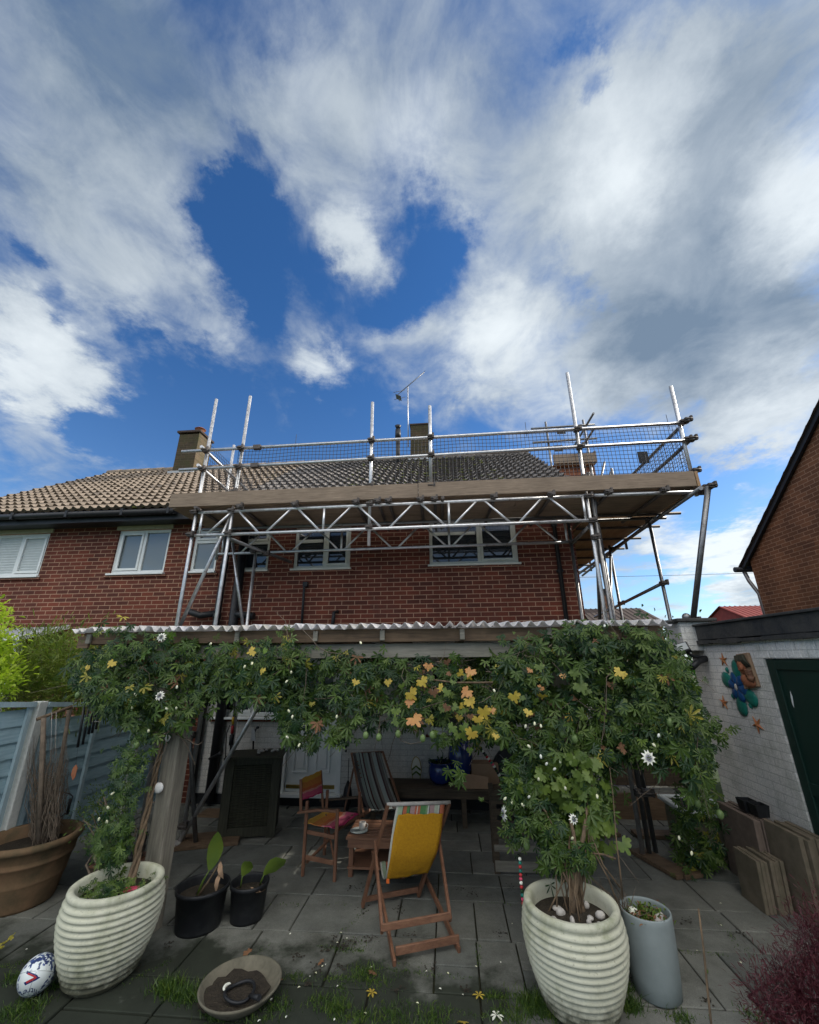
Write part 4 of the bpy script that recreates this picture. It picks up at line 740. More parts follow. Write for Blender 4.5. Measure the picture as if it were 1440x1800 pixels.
MB().bx(XL, -1.98, YP, YP+.045, 2.205, 2.315).build('fascia_board', M['timber'], PG, bev=.004); MB().bx(-1.97, -.62, YP-.006, YP+.04, 2.20, 2.315).build('fascia_board', M['timber'], PG, bev=.004); MB().bx(-.61, .92, YP, YP+.045, 2.198, 2.312).build('fascia_board', M['timber'], PG, bev=.004); MB().bx(.93, XR, YP-.004, YP+.041, 2.198, 2.312).build('fascia_board', M['timber'], PG, bev=.004)
for x in (-3.5, -2.72, -1.99, -1.23, -.60, .13, .90, 1.72):
    MB().bx(x-.025, x+.025, YP+.048, WY-.01, 2.20, 2.30).build('rafter', M['timber'], PG); MB().bx(x-.022, x+.022, YP-.035, YP-.008, 2.21, 2.30).build('rafter_end', M['timber_grey'], PG, bev=.004)
MB().bx(XL-.02, XL+.09, YP-.03, YP-.001, 2.17, 2.28).build('bracket', M['timber'], PG); MB().bx(1.02, 1.09, YP-.05, YP-.008, 2.205, 2.27).build('bracket', M['lead'], PG)
MB().bx(-3.2, 1.4, YP+.06, YP+.11, 2.06, 2.185).build('main_beam', M['timber_grey'], PG, bev=.005); MB().bx(-3.2, 1.4, 5.5, 5.56, 2.08, 2.19).build('main_beam', M['timber_grey'], PG, bev=.005)
MB().box((-2.50, 4.04, 1.06), (.15, .15, 2.12), Matrix.Rotation(R(-8), 3, 'Z')).build('post', M['post'], PG, bev=.006); MB().box((.97, 4.10, 1.06), (.13, .13, 2.12)).build('post', M['post'], PG, bev=.006)
g = MB(); g.bar((-3.25, 4.0, 2.08), (-2.62, 4.0, 1.72), .07, .05, (0, 1, 0)).build('brace_timber', M['timber_grey'], PG)
# ================================================================== PATIO THINGS
def Z0(x, y, z=0): return at(x, y, Z=z)
# --- ribbed pots
def ribbed(cx, cy, label, lean=0):
    T = thing('ribbed_planter', (cx, cy, 0), label, 'planter', 'off-white ribbed planters')
    prof = [(.0, .0), (.185, 0), (.195, .012)]; n_ = 13; H_ = .475
    for i in range(n_):
        for t, k in ((0, 0), (.22, .6), (.5, 1), (.78, .6)):
            u_ = (i+t)/n_; z = .02+u_*H_; r_ = .198+.108*math.sin(min(u_*1.28, 1.28)*math.pi/2*.93)-.02*max(0, u_-.78)*3; prof.append((r_+.020*k, z))
    prof += [(.285, .497), (.296, .508), (.300, .522), (.296, .537), (.282, .545), (.262, .543), (.25, .53), (.245, .50), (.24, .44)]
    MB().lathe(prof, (cx, cy, 0), 64).build('pot_body', M['pot'], T)
    s = MB(); rr = random.Random(int(cx*100)); s.disc((cx, cy, .455), .243, 30, jit=.02); s.build('soil', M['soil'], T)
    for i in range(9):
        a = rr.uniform(0, 6.3); r_ = rr.uniform(.05, .2); MB().ell((cx+r_*math.cos(a), cy+r_*math.sin(a), .475), rr.uniform(.015, .035), rr.uniform(.015, .035), rr.uniform(.012, .028), 8, 5).build('pebble', M['stone'], T)
    return T
PLx, PLy, PRx, PRy = -2.47, 3.53, .74, 3.50
ribbed(PLx, PLy, "off-white ribbed planter at the foot of the grey post, beside the rugby ball"); ribbed(PRx, PRy, "off-white ribbed planter in front on the right, touching the grey pot")
g = MB(); g.box((PLx+.1, PLy+.02, .48), (.10, .05, .02), Matrix.Rotation(.4, 3, 'Z')); single('pink_trowel', g, M['pink'], "pink plastic scrap lying on the soil of the left ribbed planter", 'plastic scrap', bev=.006)
# --- smooth grey pot
T = thing('smooth_planter', (1.27, 3.68, 0), "smooth blue-grey cylindrical planter of moss and stones beside the ribbed one", 'planter')
MB().lathe([(0, 0), (.128, 0), (.14, .012), (.148, .1), (.157, .25), (.160, .40), (.160, .428), (.157, .435), (.150, .435), (.148, .42), (.145, .33)], (1.27, 3.68, 0), 48).build('pot_body', M['greypot'], T)
MB().disc((1.27, 3.68, .36), .146, 24, jit=.03).build('soil', M['soil'], T)
rr = random.Random(1)
for (dx, dy, r_, mt_k) in ((-.07, .03, .036, 'petal'), (.07, -.04, .034, 'stone'), (.05, -.07, .028, 'stone'), (.1, .01, .022, 'stone')): MB().ell((1.27+dx, 3.68+dy, .395), r_, r_*.9, r_*.85, 12, 8).build('stone', M[mt_k], T)
lv = Leaves()
for i in range(260): c_ = Vector((1.27+rr.gauss(0, .06), 3.68+rr.gauss(0, .06), .38+rr.uniform(0, .04))); lv.blade(c_, Vector((rr.gauss(0, 1), rr.gauss(0, 1), rr.uniform(0, 1))), Vector((0, 0, 1)), .035, .014, rr.choice([0, 0, 1, 2]))
tag(lv.build('moss', [M['grapegreen'], M['brown_leaf'], M['leaf1']], T), kind='stuff')
g = MB()
for i in range(26):
    b0 = Vector((1.15+rr.uniform(-.03, .03), 3.72+rr.uniform(-.03, .05), .36)); d_ = Vector((rr.gauss(-.05, .12), rr.gauss(0, .1), rr.uniform(.1, .2))); g.path([b0, b0+d_*.6, b0+d_+Vector((rr.gauss(0, .03), 0, rr.uniform(-.02, .03)))], [.0035, .0025, .001], 5, False)
g.build('dry_stems', M['twig'], T)
# --- black nursery pots
def blackpot(cx, cy, r_, h, label):
    T = thing('plant_pot', (cx, cy, 0), label, 'plant pot', 'black plastic plant pots')
    MB().lathe([(0, 0), (r_*.84, 0), (r_*.86, .02), (r_*.97, h-.03), (r_*1.03, h-.028), (r_*1.04, h), (r_*.98, h+.002), (r_*.96, h-.02), (r_*.93, h-.07)], (cx, cy, 0), 40).build('pot_body', M['blackpot'], T); MB().disc((cx, cy, h-.07), r_*.93, 24, jit=.01).build('soil', M['soil'], T); return T
B1, B2 = (-2.13, 4.14), (-1.78, 4.27)
blackpot(*B1, .205, .275, "wider black plastic pot holding a tall canna leaf and a wilted stem"); blackpot(*B2, .155, .255, "narrower black plastic pot with two upright green leaves")
def bigleaf(mb, base, tip, w_, bend=.05, mi=0):
    base = Vector(base); tip = Vector(tip); d = tip-base; l = d.length; _, s0, n0 = basis(d); s0 = Vector((1, .15, 0)); s0 = (s0-d.normalized()*s0.dot(d.normalized())).normalized(); n0 = d.normalized().cross(s0); k = 9; o = []
    for i in range(k+1):
        t = i/k; ww = w_*math.sin(math.pi*min(.04+t*.98, .999))**.75*.5; c_ = base+d*t+n0*bend*math.sin(t*3.1); fl = .35*ww
        o += [c_-s0*ww+n0*fl+n0*.004*math.sin(i*2.3), c_, c_+s0*ww+n0*fl+n0*.004*math.sin(i*1.7)]
    mb.add(o, [f for i in range(k) for f in ((3*i, 3*i+1, 3*i+4, 3*i+3), (3*i+1, 3*i+2, 3*i+5, 3*i+4))], True, mi)
CN = thing('canna_plant', (*B1, .2), "canna with one tall green leaf and a wilted brown one, wider black pot", 'plant')
b0 = Vector((B1[0]-.03, B1[1]-.03, .2)); tp = at(383, 1462, Y=4.1); md = at(368, 1530, Y=4.12)
MB().path([b0, b0.lerp(md, .6)+Vector((-.01, 0, 0)), md], [.012, .009, .005], 8).build('stem', M['leaf3'], CN); g = MB(); bigleaf(g, md, tp, .13, .02); g.build('leaf', M['grapegreen'], CN)
pk_ = at(388, 1515, Y=4.1); g = MB(); g.path([b0+Vector((.01, 0, 0)), at(366, 1550, Y=4.1), pk_, at(392, 1525, Y=4.08)], [.012, .008, .006, .003], 8).build('dry_stem', M['bark'], CN); g = MB(); bigleaf(g, pk_, at(393, 1545, Y=4.07), .04); bigleaf(g, at(390, 1530, Y=4.1), at(380, 1570, Y=4.05), .035); g.build('dry_leaf', M['card'], CN)
CN2 = thing('canna_plant', (*B2, .2), "small canna with two green leaves in the narrower black pot", 'plant')
for (bx_, by_, mx_, my_, tx_, ty_, w_) in ((423, 1560, 426, 1540, 440, 1515, .10), (457, 1555, 464, 1538, 503, 1512, .12)):
    q0 = at(bx_, by_, Y=4.27); q1 = at(mx_, my_, Y=4.25); MB().path([q0, q1], [.008, .005], 8).build('stem', M['leaf3'], CN2); g = MB(); bigleaf(g, q1, at(tx_, ty_, Y=4.22), w_, .015); g.build('leaf', M['leaf_sunpaint'] if 0 else M['grapegreen'], CN2)
g = MB(); bigleaf(g, at(441, 1560, Y=4.2), at(467, 1563, Y=4.12), .04, -.03); g.build('dry_leaf', M['card'], CN2)
# --- shallow bowl
BX, BY = -1.42, 3.42
T = thing('shallow_bowl', (BX, BY, 0), "wide shallow stone bowl of wet soil on the patio near the grass tufts", 'bowl')
MB().lathe([(0, .0), (.16, 0), (.18, .008), (.225, .045), (.252, .075), (.256, .085), (.248, .089), (.238, .08), (.21, .05), (.16, .03), (0, .025)], (BX, BY, 0), 56).build('bowl_body', M['bowl'], T)
g = MB(); rr = random.Random(8); k = 24; o = [Vector((BX-.02, BY-.03, .062))]
for rj, zj_ in ((.10, .062), (.205, .052)): o += [Vector((BX-.02+rj*math.cos(2*math.pi*i/k)*(1+rr.uniform(-.1, .1)), BY-.03+rj*math.sin(2*math.pi*i/k)*(1+rr.uniform(-.1, .1)), zj_+rr.uniform(-.006, .01))) for i in range(k)]
g.add(o, [(0, 1+i, 1+(i+1) % k) for i in range(k)]+[(1+i, 1+k+i, 1+k+(i+1) % k, 1+(i+1) % k) for i in range(k)], True).build('soil', M['soil'], T)
g = MB(); rc = Vector((BX+.03, BY-.08, .085)); g.path([rc+Vector((.088*math.cos(a), .088*math.sin(a), .008*math.sin(a*2))) for a in np.linspace(0, 2*math.pi, 33)], .0095, 8, False); g.path([rc+Vector((.08, -.03, 0)), rc+Vector((.17, -.10, .035))], [.010, .016], 8)
single('magnifier_ring', g, M['black'], "black plastic ring with a stubby handle lying in the shallow bowl", 'ring')
g = MB(); g.path([Vector((BX-.06+.024*math.cos(a), BY-.05+.03*math.sin(a), .085)) for a in np.linspace(1.5, 4.6, 9)], [.002, .006, .008, .009, .009, .009, .008, .006, .002], 8); single('shell_piece', g, M['petal'], "curved white shell piece on the soil of the shallow bowl", 'shell')
# --- rugby ball
RB = thing('rugby_ball', (-2.80, 3.42, .105), "white and blue rugby ball with a red arrow mark beside the left ribbed planter", 'ball')
ctr = at(71, 1713, Y=3.40); ctr.z = .115; ctr = at(66, 1713, Z=.115); axd = (rt*.42+up*.72-fw*.5).normalized()
_, bu, bv = basis(axd); toc = (OC-ctr); toc = (toc-axd*toc.dot(axd)).normalized(); bu = toc; bv = axd.cross(bu)
rotb = Matrix((bu, bv, axd)).transposed(); A_, C_ = .100, .138
def onpix(x, y, h=1.006):   # the point of the ball's skin in the direction of a mark seen at x, y
    d = (fw+rt*((x-720)/F)-up*((y-900)/F)); iv = rotb.transposed(); o_ = iv @ (OC-ctr); d_ = iv @ d; S = Vector((1/A_, 1/A_, 1/C_)); o_ = Vector((o_.x*S.x, o_.y*S.y, o_.z*S.z)); d_ = Vector((d_.x*S.x, d_.y*S.y, d_.z*S.z))
    a, b2, c2 = d_.dot(d_), 2*o_.dot(d_), o_.dot(o_)-1; D = max(b2*b2-4*a*c2, 0); t = (-b2-math.sqrt(D))/(2*a); return ctr+((OC+d*t)-ctr)*h
BALLC = onpix(54, 1729, 1.0)
mtb, n, b = newmat('rugby_ball_skin', .4, 0, .5); p = geo(n); vor = n.nodes.new('ShaderNodeTexVoronoi'); mp = n.nodes.new('ShaderNodeMapping'); n.links.new(p, mp.inputs[0]); mp.inputs['Scale'].default_value = (1, 1, 1); n.links.new(mp.outputs[0], vor.inputs['Vector']); vor.inputs['Scale'].default_value = 75
rc_ = cr(n, vor.outputs['Color'], [(.0, (.76, .80, .80)), (.55, (.70, .75, .76)), (.56, (.05, .10, .30)), (.72, (.02, .04, .14))]); n.nodes[-1]
dn_ = n.nodes.new('ShaderNodeVectorMath'); dn_.operation = 'DISTANCE'; n.links.new(p, dn_.inputs[0]); dn_.inputs[1].default_value = BALLC; mad_ = n.nodes.new('ShaderNodeMath'); mad_.operation = 'MULTIPLY_ADD'; n.links.new(dn_.outputs['Value'], mad_.inputs[0]); mad_.inputs[1].default_value = 4.5; n.links.new(nz(n, p, 9, 3), mad_.inputs[2])
msk = cr(n, mad_.outputs[0], [(.88, (0, 0, 0)), (.91, (1, 1, 1))]); n.links.new(mx(n, msk, (.74, .79, .79), rc_), b.inputs['Base Color']); M['ball'] = mtb
MB().ell(ctr, A_, A_, C_, 40, 28, rotb).build('ball_skin', M['ball'], RB)
g = MB()
for ph in (0.9, 0.9+math.pi/2, .9+math.pi, .9+1.5*math.pi): g.path([ctr+rotb @ Vector((A_*math.sin(a)*math.cos(ph), A_*math.sin(a)*math.sin(ph), C_*math.cos(a)))*1.001 for a in np.linspace(.05, 3.09, 30)], .0012, 4, False)
g.build('seam', M['greypot'], RB)
def ballmark(par, name, pts, wd, mat, h):
    mb = MB(); o = []; P = []
    for (a, b2), (c_, d_) in zip(pts, pts[1:]): P += [(a+(c_-a)*t/5, b2+(d_-b2)*t/5) for t in range(5)]
    P.append(pts[-1])
    for i in range(len(P)):
        j = min(i+1, len(P)-1); k_ = max(i-1, 0); dx, dy = P[j][0]-P[k_][0], P[j][1]-P[k_][1]; l = math.hypot(dx, dy) or 1; nx_, ny_ = -dy/l*wd/2, dx/l*wd/2; o += [onpix(P[i][0]+nx_, P[i][1]+ny_, h), onpix(P[i][0]-nx_, P[i][1]-ny_, h)]
    mb.add(o, [(2*i, 2*i+1, 2*i+3, 2*i+2) for i in range(len(P)-1)], True); mb.build(name, mat, par)
bo = -5
ballmark(RB, 'arrow_mark', [(49+bo+3, 1709), (70+bo+3, 1718), (45+bo+3, 1730)], 5.5, M['navy'], 1.005); ballmark(RB, 'arrow_mark', [(51+bo+3, 1711.5), (66+bo+3, 1718), (48+bo+3, 1727.5)], 3.4, M['red'], 1.012)
def txt(par, body, size, mapf, mat):
    cu = bpy.data.curves.new(body, 'FONT'); cu.body = body; cu.size = size; cu.align_x = 'CENTER'; o = bpy.data.objects.new(body, cu); col.objects.link(o); dg = bpy.context.evaluated_depsgraph_get(); me = bpy.data.meshes.new_from_object(o.evaluated_get(dg)); bpy.data.objects.remove(o)
    bm_ = bmesh.new(); bm_.from_mesh(me); bmesh.ops.triangulate(bm_, faces=bm_.faces); vs = [mapf(v.co.x, v.co.y) for v in bm_.verts]; bm_.verts.index_update(); fs = [tuple(v.index for v in f.verts) for f in bm_.faces]; bm_.free()
    g_ = MB(); g_.add(vs, fs, False); return g_.build('lettering', mat, par)
ca, sa = math.cos(R(170)), math.sin(R(170))
txt(RB, 'mitre', 15.5, lambda x, y: onpix(58+(x*ca-(y+.03*x*x)*sa)*.95, 1737-(x*sa+(y+.03*x*x)*ca), 1.010), M['navy'])
# --- terracotta tub with stakes and dead plant
TX, TY = -4.0, 4.36
T = thing('terracotta_tub', (TX, TY, 0), "large weathered terracotta tub with dried stems by the blue fence", 'planter')
MB().lathe([(0, 0), (.27, 0), (.28, .02), (.315, .18), (.32, .19), (.325, .2), (.325, .21), (.345, .33), (.355, .335), (.362, .355), (.355, .375), (.362, .385), (.375, .45), (.395, .455), (.405, .48), (.395, .505), (.37, .51), (.345, .50), (.34, .40), (.33, .38)], (TX, TY, 0), 56).build('tub_body', M['terra'], T)
MB().disc((TX, TY, .40), .345, 24, jit=.02).build('soil', M['soil'], T)
SK = thing('plant_support', (TX, TY, .4), "T-shaped wooden stake frame with a bundle of dead twigs standing in the terracotta tub", 'plant support')
s0 = at(68, 1478, Y=4.30); s1 = at(77, 1262, Y=4.30); MB().tube(s0, s1, .022, 10).build('stake', M['twig'], SK); MB().tube(at(86, 1470, Y=4.55), at(122, 1248, Y=4.55), .018, 8).build('stake', M['twig'], SK)
MB().tube(at(64, 1265, Y=4.28), at(127, 1242, Y=4.52), .017, 8).build('crossbar', M['bark'], SK)
g = MB(); rr = random.Random(12)
for i in range(210):
    x0 = rr.uniform(55, 100); y0 = 1478+rr.uniform(-10, 10); t_ = rr.random(); x1 = x0+rr.uniform(-8, 30)*(1+t_); y1 = 1478-rr.uniform(120, 232)*(.5+.5*t_); x1 = min(x1, 118+rr.uniform(-6, 6)); Yq = rr.uniform(4.3, 4.6)
    p0 = at(x0, y0, Y=Yq); p3 = at(x1, y1, Y=Yq+rr.uniform(-.06, .06)); ps = [p0]
    for k in range(1, 5): ps.append(p0.lerp(p3, k/5)+Vector((rr.gauss(0, .02), rr.gauss(0, .02), rr.gauss(0, .012))))
    ps.append(p3); g.path(ps, [.004, .0035, .003, .003, .002, .001], 4, False)
g.build('dead_twigs', M['twig'], SK)
for x in (91, 99): 
    MB().path([at(x, 1252, Y=4.36), at(x-2, 1340, Y=4.36)], .0025, 4).build('string', M['stone'], SK)
# wind chime
WC = thing('wind_chime', tuple(at(165, 1235, Y=4.1)), "dark tubular wind chime with a red paddle hanging before the fence", 'wind chime')
for i, (x, yb) in enumerate(((149, 1314), (157, 1309), (164, 1291), (170, 1289), (176, 1282))): MB().tube(at(x, 1238, Y=4.08+.012*i), at(x-(yb-1238)*.165, yb, Y=4.08+.012*i), .011, 10).build('chime_tube', M['black'], WC)
MB().tube(at(142, 1270, Y=4.1), at(178, 1268, Y=4.12), .004, 5).build('striker', M['stone'], WC); MB().path([at(140, 1290, Y=4.1), at(133, 1345, Y=4.1)], .0015, 4).build('cord', M['black'], WC)
g = MB(); pp = [at(133.5, 1344, Y=4.1), at(136, 1350, Y=4.1), at(132, 1366, Y=4.1), at(127.5, 1372, Y=4.1), at(124.5, 1362, Y=4.1), at(128, 1350, Y=4.1)]; g.prism(pp, (0, .006, 0)).build('paddle', M['terra_r'], WC)
g = MB(); g.path([at(100, 1391, Y=4.7), at(122, 1395, Y=4.7), at(128, 1400, Y=4.7), at(120, 1425, Y=4.7), at(117, 1428, Y=4.7), at(103, 1440, Y=4.7)], .006, 6); g.path([at(124, 1404, Y=4.7), at(118, 1432, Y=4.7)], .014, 6); single('shepherd_hook', g, M['black'], "bent black metal hook standing in front of the blue fence", 'hook')
# crate, boots
CRT = thing('wooden_crate', (-3.15, 4.75, 0), "low slatted wooden crate with black boots on it beside the tub", 'crate')
for i in range(6): MB().box((-3.42+i*.095, 4.68, .21), (.082, .36, .018), Matrix.Rotation(R(-6), 3, 'Z')).build('slat', M['teak'], CRT, bev=.003)
MB().box((-3.18, 4.53, .13), (.6, .02, .14)).build('side_board', M['oldwood'], CRT); MB().box((-3.18, 4.83, .13), (.6, .02, .14)).build('side_board', M['oldwood'], CRT)
for x in (-3.46, -2.90): MB().box((x, 4.55, .1), (.04, .04, .2)).build('leg', M['oldwood'], CRT)
def boot(cx, cy, cz, a, label):
    T = thing('boot', (cx, cy, cz), label, 'boot', 'black boots on the crate'); rot = Matrix.Rotation(a, 3, 'Z'); P = lambda x, y, z: Vector((cx, cy, cz))+rot @ Vector((x, y, z))
    g = MB(); g.path([P(0, -.16, .045), P(0, -.12, .05), P(0, -.05, .06), P(0, .02, .075), P(0, .07, .07), P(0, .1, .06)], [.02, .042, .045, .05, .045, .02], 14); g.path([P(0, .045, .05), P(0, .045, .12), P(0, .05, .2)], [.046, .043, .05], 14, False); g.build('boot_upper', M['leather'], T); g = MB(); g.prism([P(.04*math.cos(t), -.03+.13*math.sin(t), 0) for t in np.linspace(0, 6.1, 14)], (0, 0, .022)); g.build('sole', M['black'], T)
    for k in range(4): MB().tube(P(-.025, -.05+.022*k, .098+.018*k), P(.025, -.05+.022*k, .098+.018*k), .004, 5).build('lace', M['greypot'], T)
boot(-3.30, 4.62, .222, R(-18), "black leather boot on the crate edge, nearest the tub"); boot(-3.12, 4.66, .222, R(8), "second black boot on the crate, half behind the shrub")
g = MB(); bc = Z0(300, 1492); g.path([bc+Vector((0, 0, .02)), bc+Vector((0, 0, .05))], [.09, .10], 20); T = single('grid_dish', g, M['stone'], "small round pale drain grid lying behind the grey post", 'dish')
# white globe lights on the post
for (x, y, lb) in ((292, 1296, "round white shell-like disc nailed high on the grey post"), (279, 1385, "white disc nailed lower on the grey post by the twisted vine")):
    q = at(x, y, Y=3.93); g = MB(); g.ell(q, .042, .018, .042, 16, 10); single('white_disc', g, M['white_round'], lb, 'ornament', 'white discs on the grey post')
# --- garden cabinet
CBx0, CBx1, CBy0, CBy1, CBh = -2.98, -2.32, 5.72, 6.12, .90
rot = Matrix.Rotation(R(14), 3, 'Z'); cc_ = Vector((-2.60, 6.02, 0)); 
CB = thing('storage_cabinet', tuple(cc_), "dark green-brown slatted wooden cabinet left of the white door", 'cabinet')
def cbx(x0, x1, y0, y1, z0, z1, name, mat, bev=.003):
    c_ = cc_+rot @ Vector(((x0+x1)/2, (y0+y1)/2, (z0+z1)/2)); g = MB(); g.box(c_, (x1-x0, y1-y0, z1-z0), rot); return g.build(name, mat, CB, bev=bev)
cbx(-.35, .37, -.24, .26, .855, .885, 'top_board', M['cabinet']); cbx(-.31, .33, -.17, .22, .02, .855, 'carcass', M['cabinet']); cbx(-.33, -.22, -.21, -.17, 0, .855, 'corner_board', M['cabinet']); cbx(.25, .35, -.21, -.17, 0, .855, 'corner_board', M['cabinet']); cbx(-.22, .25, -.205, -.17, .02, .12, 'bottom_rail', M['cabinet']); cbx(-.22, .25, -.205, -.17, .79, .855, 'top_rail', M['cabinet'])
g = MB()
for i in range(26): g.box(cc_+rot @ Vector((.015, -.185, .135+i*.0253)), (.47, .012, .021), rot @ Matrix.Rotation(R(22), 3, 'X'))
g.build('louvred_panel', M['cabinet'], CB)
rr = random.Random(6)
for i in range(9): q = cc_+rot @ Vector((rr.uniform(.02, .28), rr.uniform(-.12, .16), .90)); g = MB(); g.ell(q, rr.uniform(.018, .035), rr.uniform(.018, .03), .016, 8, 6); single('shell', g, M['stone'], "one of the small pale shells heaped on top of the cabinet", 'shell', 'shells on the cabinet')
# things against the wall by the cabinet
ST_ = thing('strimmer', tuple(at(408, 1330, Y=6.5)), "upright garden strimmer with red and yellow bands behind the cabinet", 'garden tool')
a_, b_ = at(403, 1345, Y=6.5), at(413, 1232, Y=6.55); MB().tube(a_, b_, .014, 8).build('shaft', M['black'], ST_); MB().tube(a_.lerp(b_, .62), a_.lerp(b_, .74), .02, 8).build('yellow_band', M['yellowp'], ST_); MB().tube(a_.lerp(b_, .48), a_.lerp(b_, .60), .022, 8).build('red_band', M['red'], ST_); MB().tube(a_.lerp(b_, .3), a_.lerp(b_, .46), .032, 10).build('motor_housing', M['black'], ST_); MB().path([at(396, 1345, Y=6.5), at(398, 1290, Y=6.5), at(404, 1275, Y=6.5)], .008, 6).build('handle', M['black'], ST_)
TP = thing('outside_tap', tuple(at(448, 1290, Y=7.0)), "outside tap pipe with a grey cloth hanging against the white wall", 'tap'); MB().path([at(445, 1320, Y=6.95), at(446, 1290, Y=6.97), at(452, 1278, Y=6.97)], .014, 8).ell(at(453, 1279, Y=6.95), .03, .02, .02).build('pipe', M['black'], TP); g = MB(); g.prism([at(443, 1278, Y=6.93), at(447, 1282, Y=6.93), at(450, 1303, Y=6.93), at(441, 1302, Y=6.93)], (0, .02, 0)).build('cloth', M['lead'], TP)
g = MB(); g.path([at(368, 1334, Y=6.9), at(385, 1326, Y=6.8), at(390, 1323, Y=6.8)], [.02, .025, .035], 8); single('hose_nozzle', g, M['black'], "black hose nozzle on the wall left of the cabinet", 'hose nozzle')
# --- chairs
def deckchair(nm, label, mats, back, side, top_px=None, params=None): pass
# front deckchair: back frame (long), seat frame, built from measured points
DK = thing('deckchair', (-.5, 4.25, 0), "deckchair in front with mustard cloth over striped canvas, seen from behind", 'deckchair', 'wooden deckchairs')
def leg(par, name, a, b_, wd, th, mat=None, side=(1, 0, 0)): return MB().bar(a, b_, wd, th, side).build(name, mat or M['teak'], par, bev=.004)
aL, aR = Z0(694, 1700), Z0(808, 1676)                     # rear feet of the long frame
tLf, tRf = at(685, 1412, Y=4.62), at(789, 1410, Y=4.80)     # top bar ends
ax_ = (aR-aL).normalized()
# the long frame runs from front feet (far) up to the top (near camera is the back): reconstruct as X-frames
fL, fR = Z0(637, 1597), Z0(735, 1578)
topL, topR = at(682, 1414, Y=4.33), at(790, 1411, Y=4.48)
midL0, midL1 = at(659, 1480, Y=4.42), at(672, 1640, Y=3.86)      # short prop (left) from hinge to the crosspiece
midR0, midR1 = at(772, 1475, Y=4.55), at(792, 1618, Y=4.0)
leg(DK, 'seat_rail', aL+Vector((0, 0, .015)), at(655, 1498, Y=4.85), .022, .045, side=ax_); leg(DK, 'seat_rail', aR+Vector((0, 0, .015)), at(738, 1520, Y=4.95), .022, .045, side=ax_)
leg(DK, 'back_rail', fL+Vector((0, 0, .015)), topL, .024, .045, side=ax_); leg(DK, 'back_rail', fR+Vector((0, 0, .015)), topR, .024, .045, side=ax_)
leg(DK, 'prop', midL0, midL1, .022, .04, side=ax_); leg(DK, 'prop', midR0, midR1, .022, .04, side=ax_)
leg(DK, 'crosspiece', midL1+Vector((0, .0, .03)), midR1+Vector((0, 0, .03)), .045, .02, M['teak_x'], side=(0, 0, 1)); leg(DK, 'crosspiece', aL+Vector((.0, .05, .06)), aR+Vector((0, .05, .06)), .05, .02, M['teak_x'], side=(0, 0, 1)); leg(DK, 'crosspiece', fL+Vector((0, 0, .06)), fR+Vector((0, 0, .06)), .04, .02, M['teak_x'], side=(0, 0, 1))
MB().tube(topL-ax_*.01, topR+ax_*.01, .016, 12).build('top_bar', M['stone'], DK)
def sling(par, name, ptsL, ptsR, mat, uv=True, n_=26, th=.004, off=0):
    def cat(P, t):
        k = len(P)-1; i = min(int(t*k), k-1); u_ = t*k-i; p0, p1, p2, p3 = P[max(i-1, 0)], P[i], P[i+1], P[min(i+2, k)]
        return .5*((2*p1)+(-p0+p2)*u_+(2*p0-5*p1+4*p2-p3)*u_*u_+(-p0+3*p1-3*p2+p3)*u_**3)
    m_ = 14; o = []; g = MB(); g.uv = {}
    for i in range(n_+1):
        t = i/n_; a, b_ = cat(ptsL, t), cat(ptsR, t)
        for j in range(m_+1): u_ = j/m_; g.uv[len(o)] = (u_, t); o.append(a.lerp(b_, u_)+Vector((0, off, -.012*math.sin(u_*math.pi)*(1 if .1 < t < .9 else 0)+.002*math.sin(u_*9+t*7)+.0035*math.sin(t*17+u_*5)*math.sin(u_*7.3+t*3)+.003*math.sin((t-u_)*23))))
    g.add(o, [(i*(m_+1)+j, i*(m_+1)+j+1, (i+1)*(m_+1)+j+1, (i+1)*(m_+1)+j) for i in range(n_) for j in range(m_)], True); ob = g.build(name, mat, par); s_ = ob.modifiers.new('t', 'SOLIDIFY'); s_.thickness = th; return ob
# sling hangs from the top bar, bellies towards the camera, then runs forward to the seat front (away)
Lp = [at(698, 1415, Y=4.36), at(691, 1450, Y=4.38), at(684, 1500, Y=4.42), at(678, 1540, Y=4.52), at(672, 1540, Y=4.80), at(668, 1515, Y=5.05)]
Rp = [at(782, 1411, Y=4.46), at(779, 1440, Y=4.47), at(771, 1490, Y=4.50), at(755, 1528, Y=4.60), at(742, 1532, Y=4.85), at(736, 1510, Y=5.10)]
sling(DK, 'striped_canvas', Lp, Rp, M['stripe_a'])
ins = .03
Lq = [at(701, 1431, Y=4.355), at(693, 1462, Y=4.36), at(687, 1504, Y=4.40), at(680, 1545, Y=4.50)]; Rq = [at(778, 1429, Y=4.455), at(776, 1455, Y=4.455), at(768, 1495, Y=4.48), at(752, 1532, Y=4.58)]
sling(DK, 'mustard_cloth', Lq, Rq, M['mustard'], off=-.014, th=.008)
MB().box(at(682, 1549, Y=4.45), (.025, .01, .03)).build('orange_clip', M['orangep'], DK)
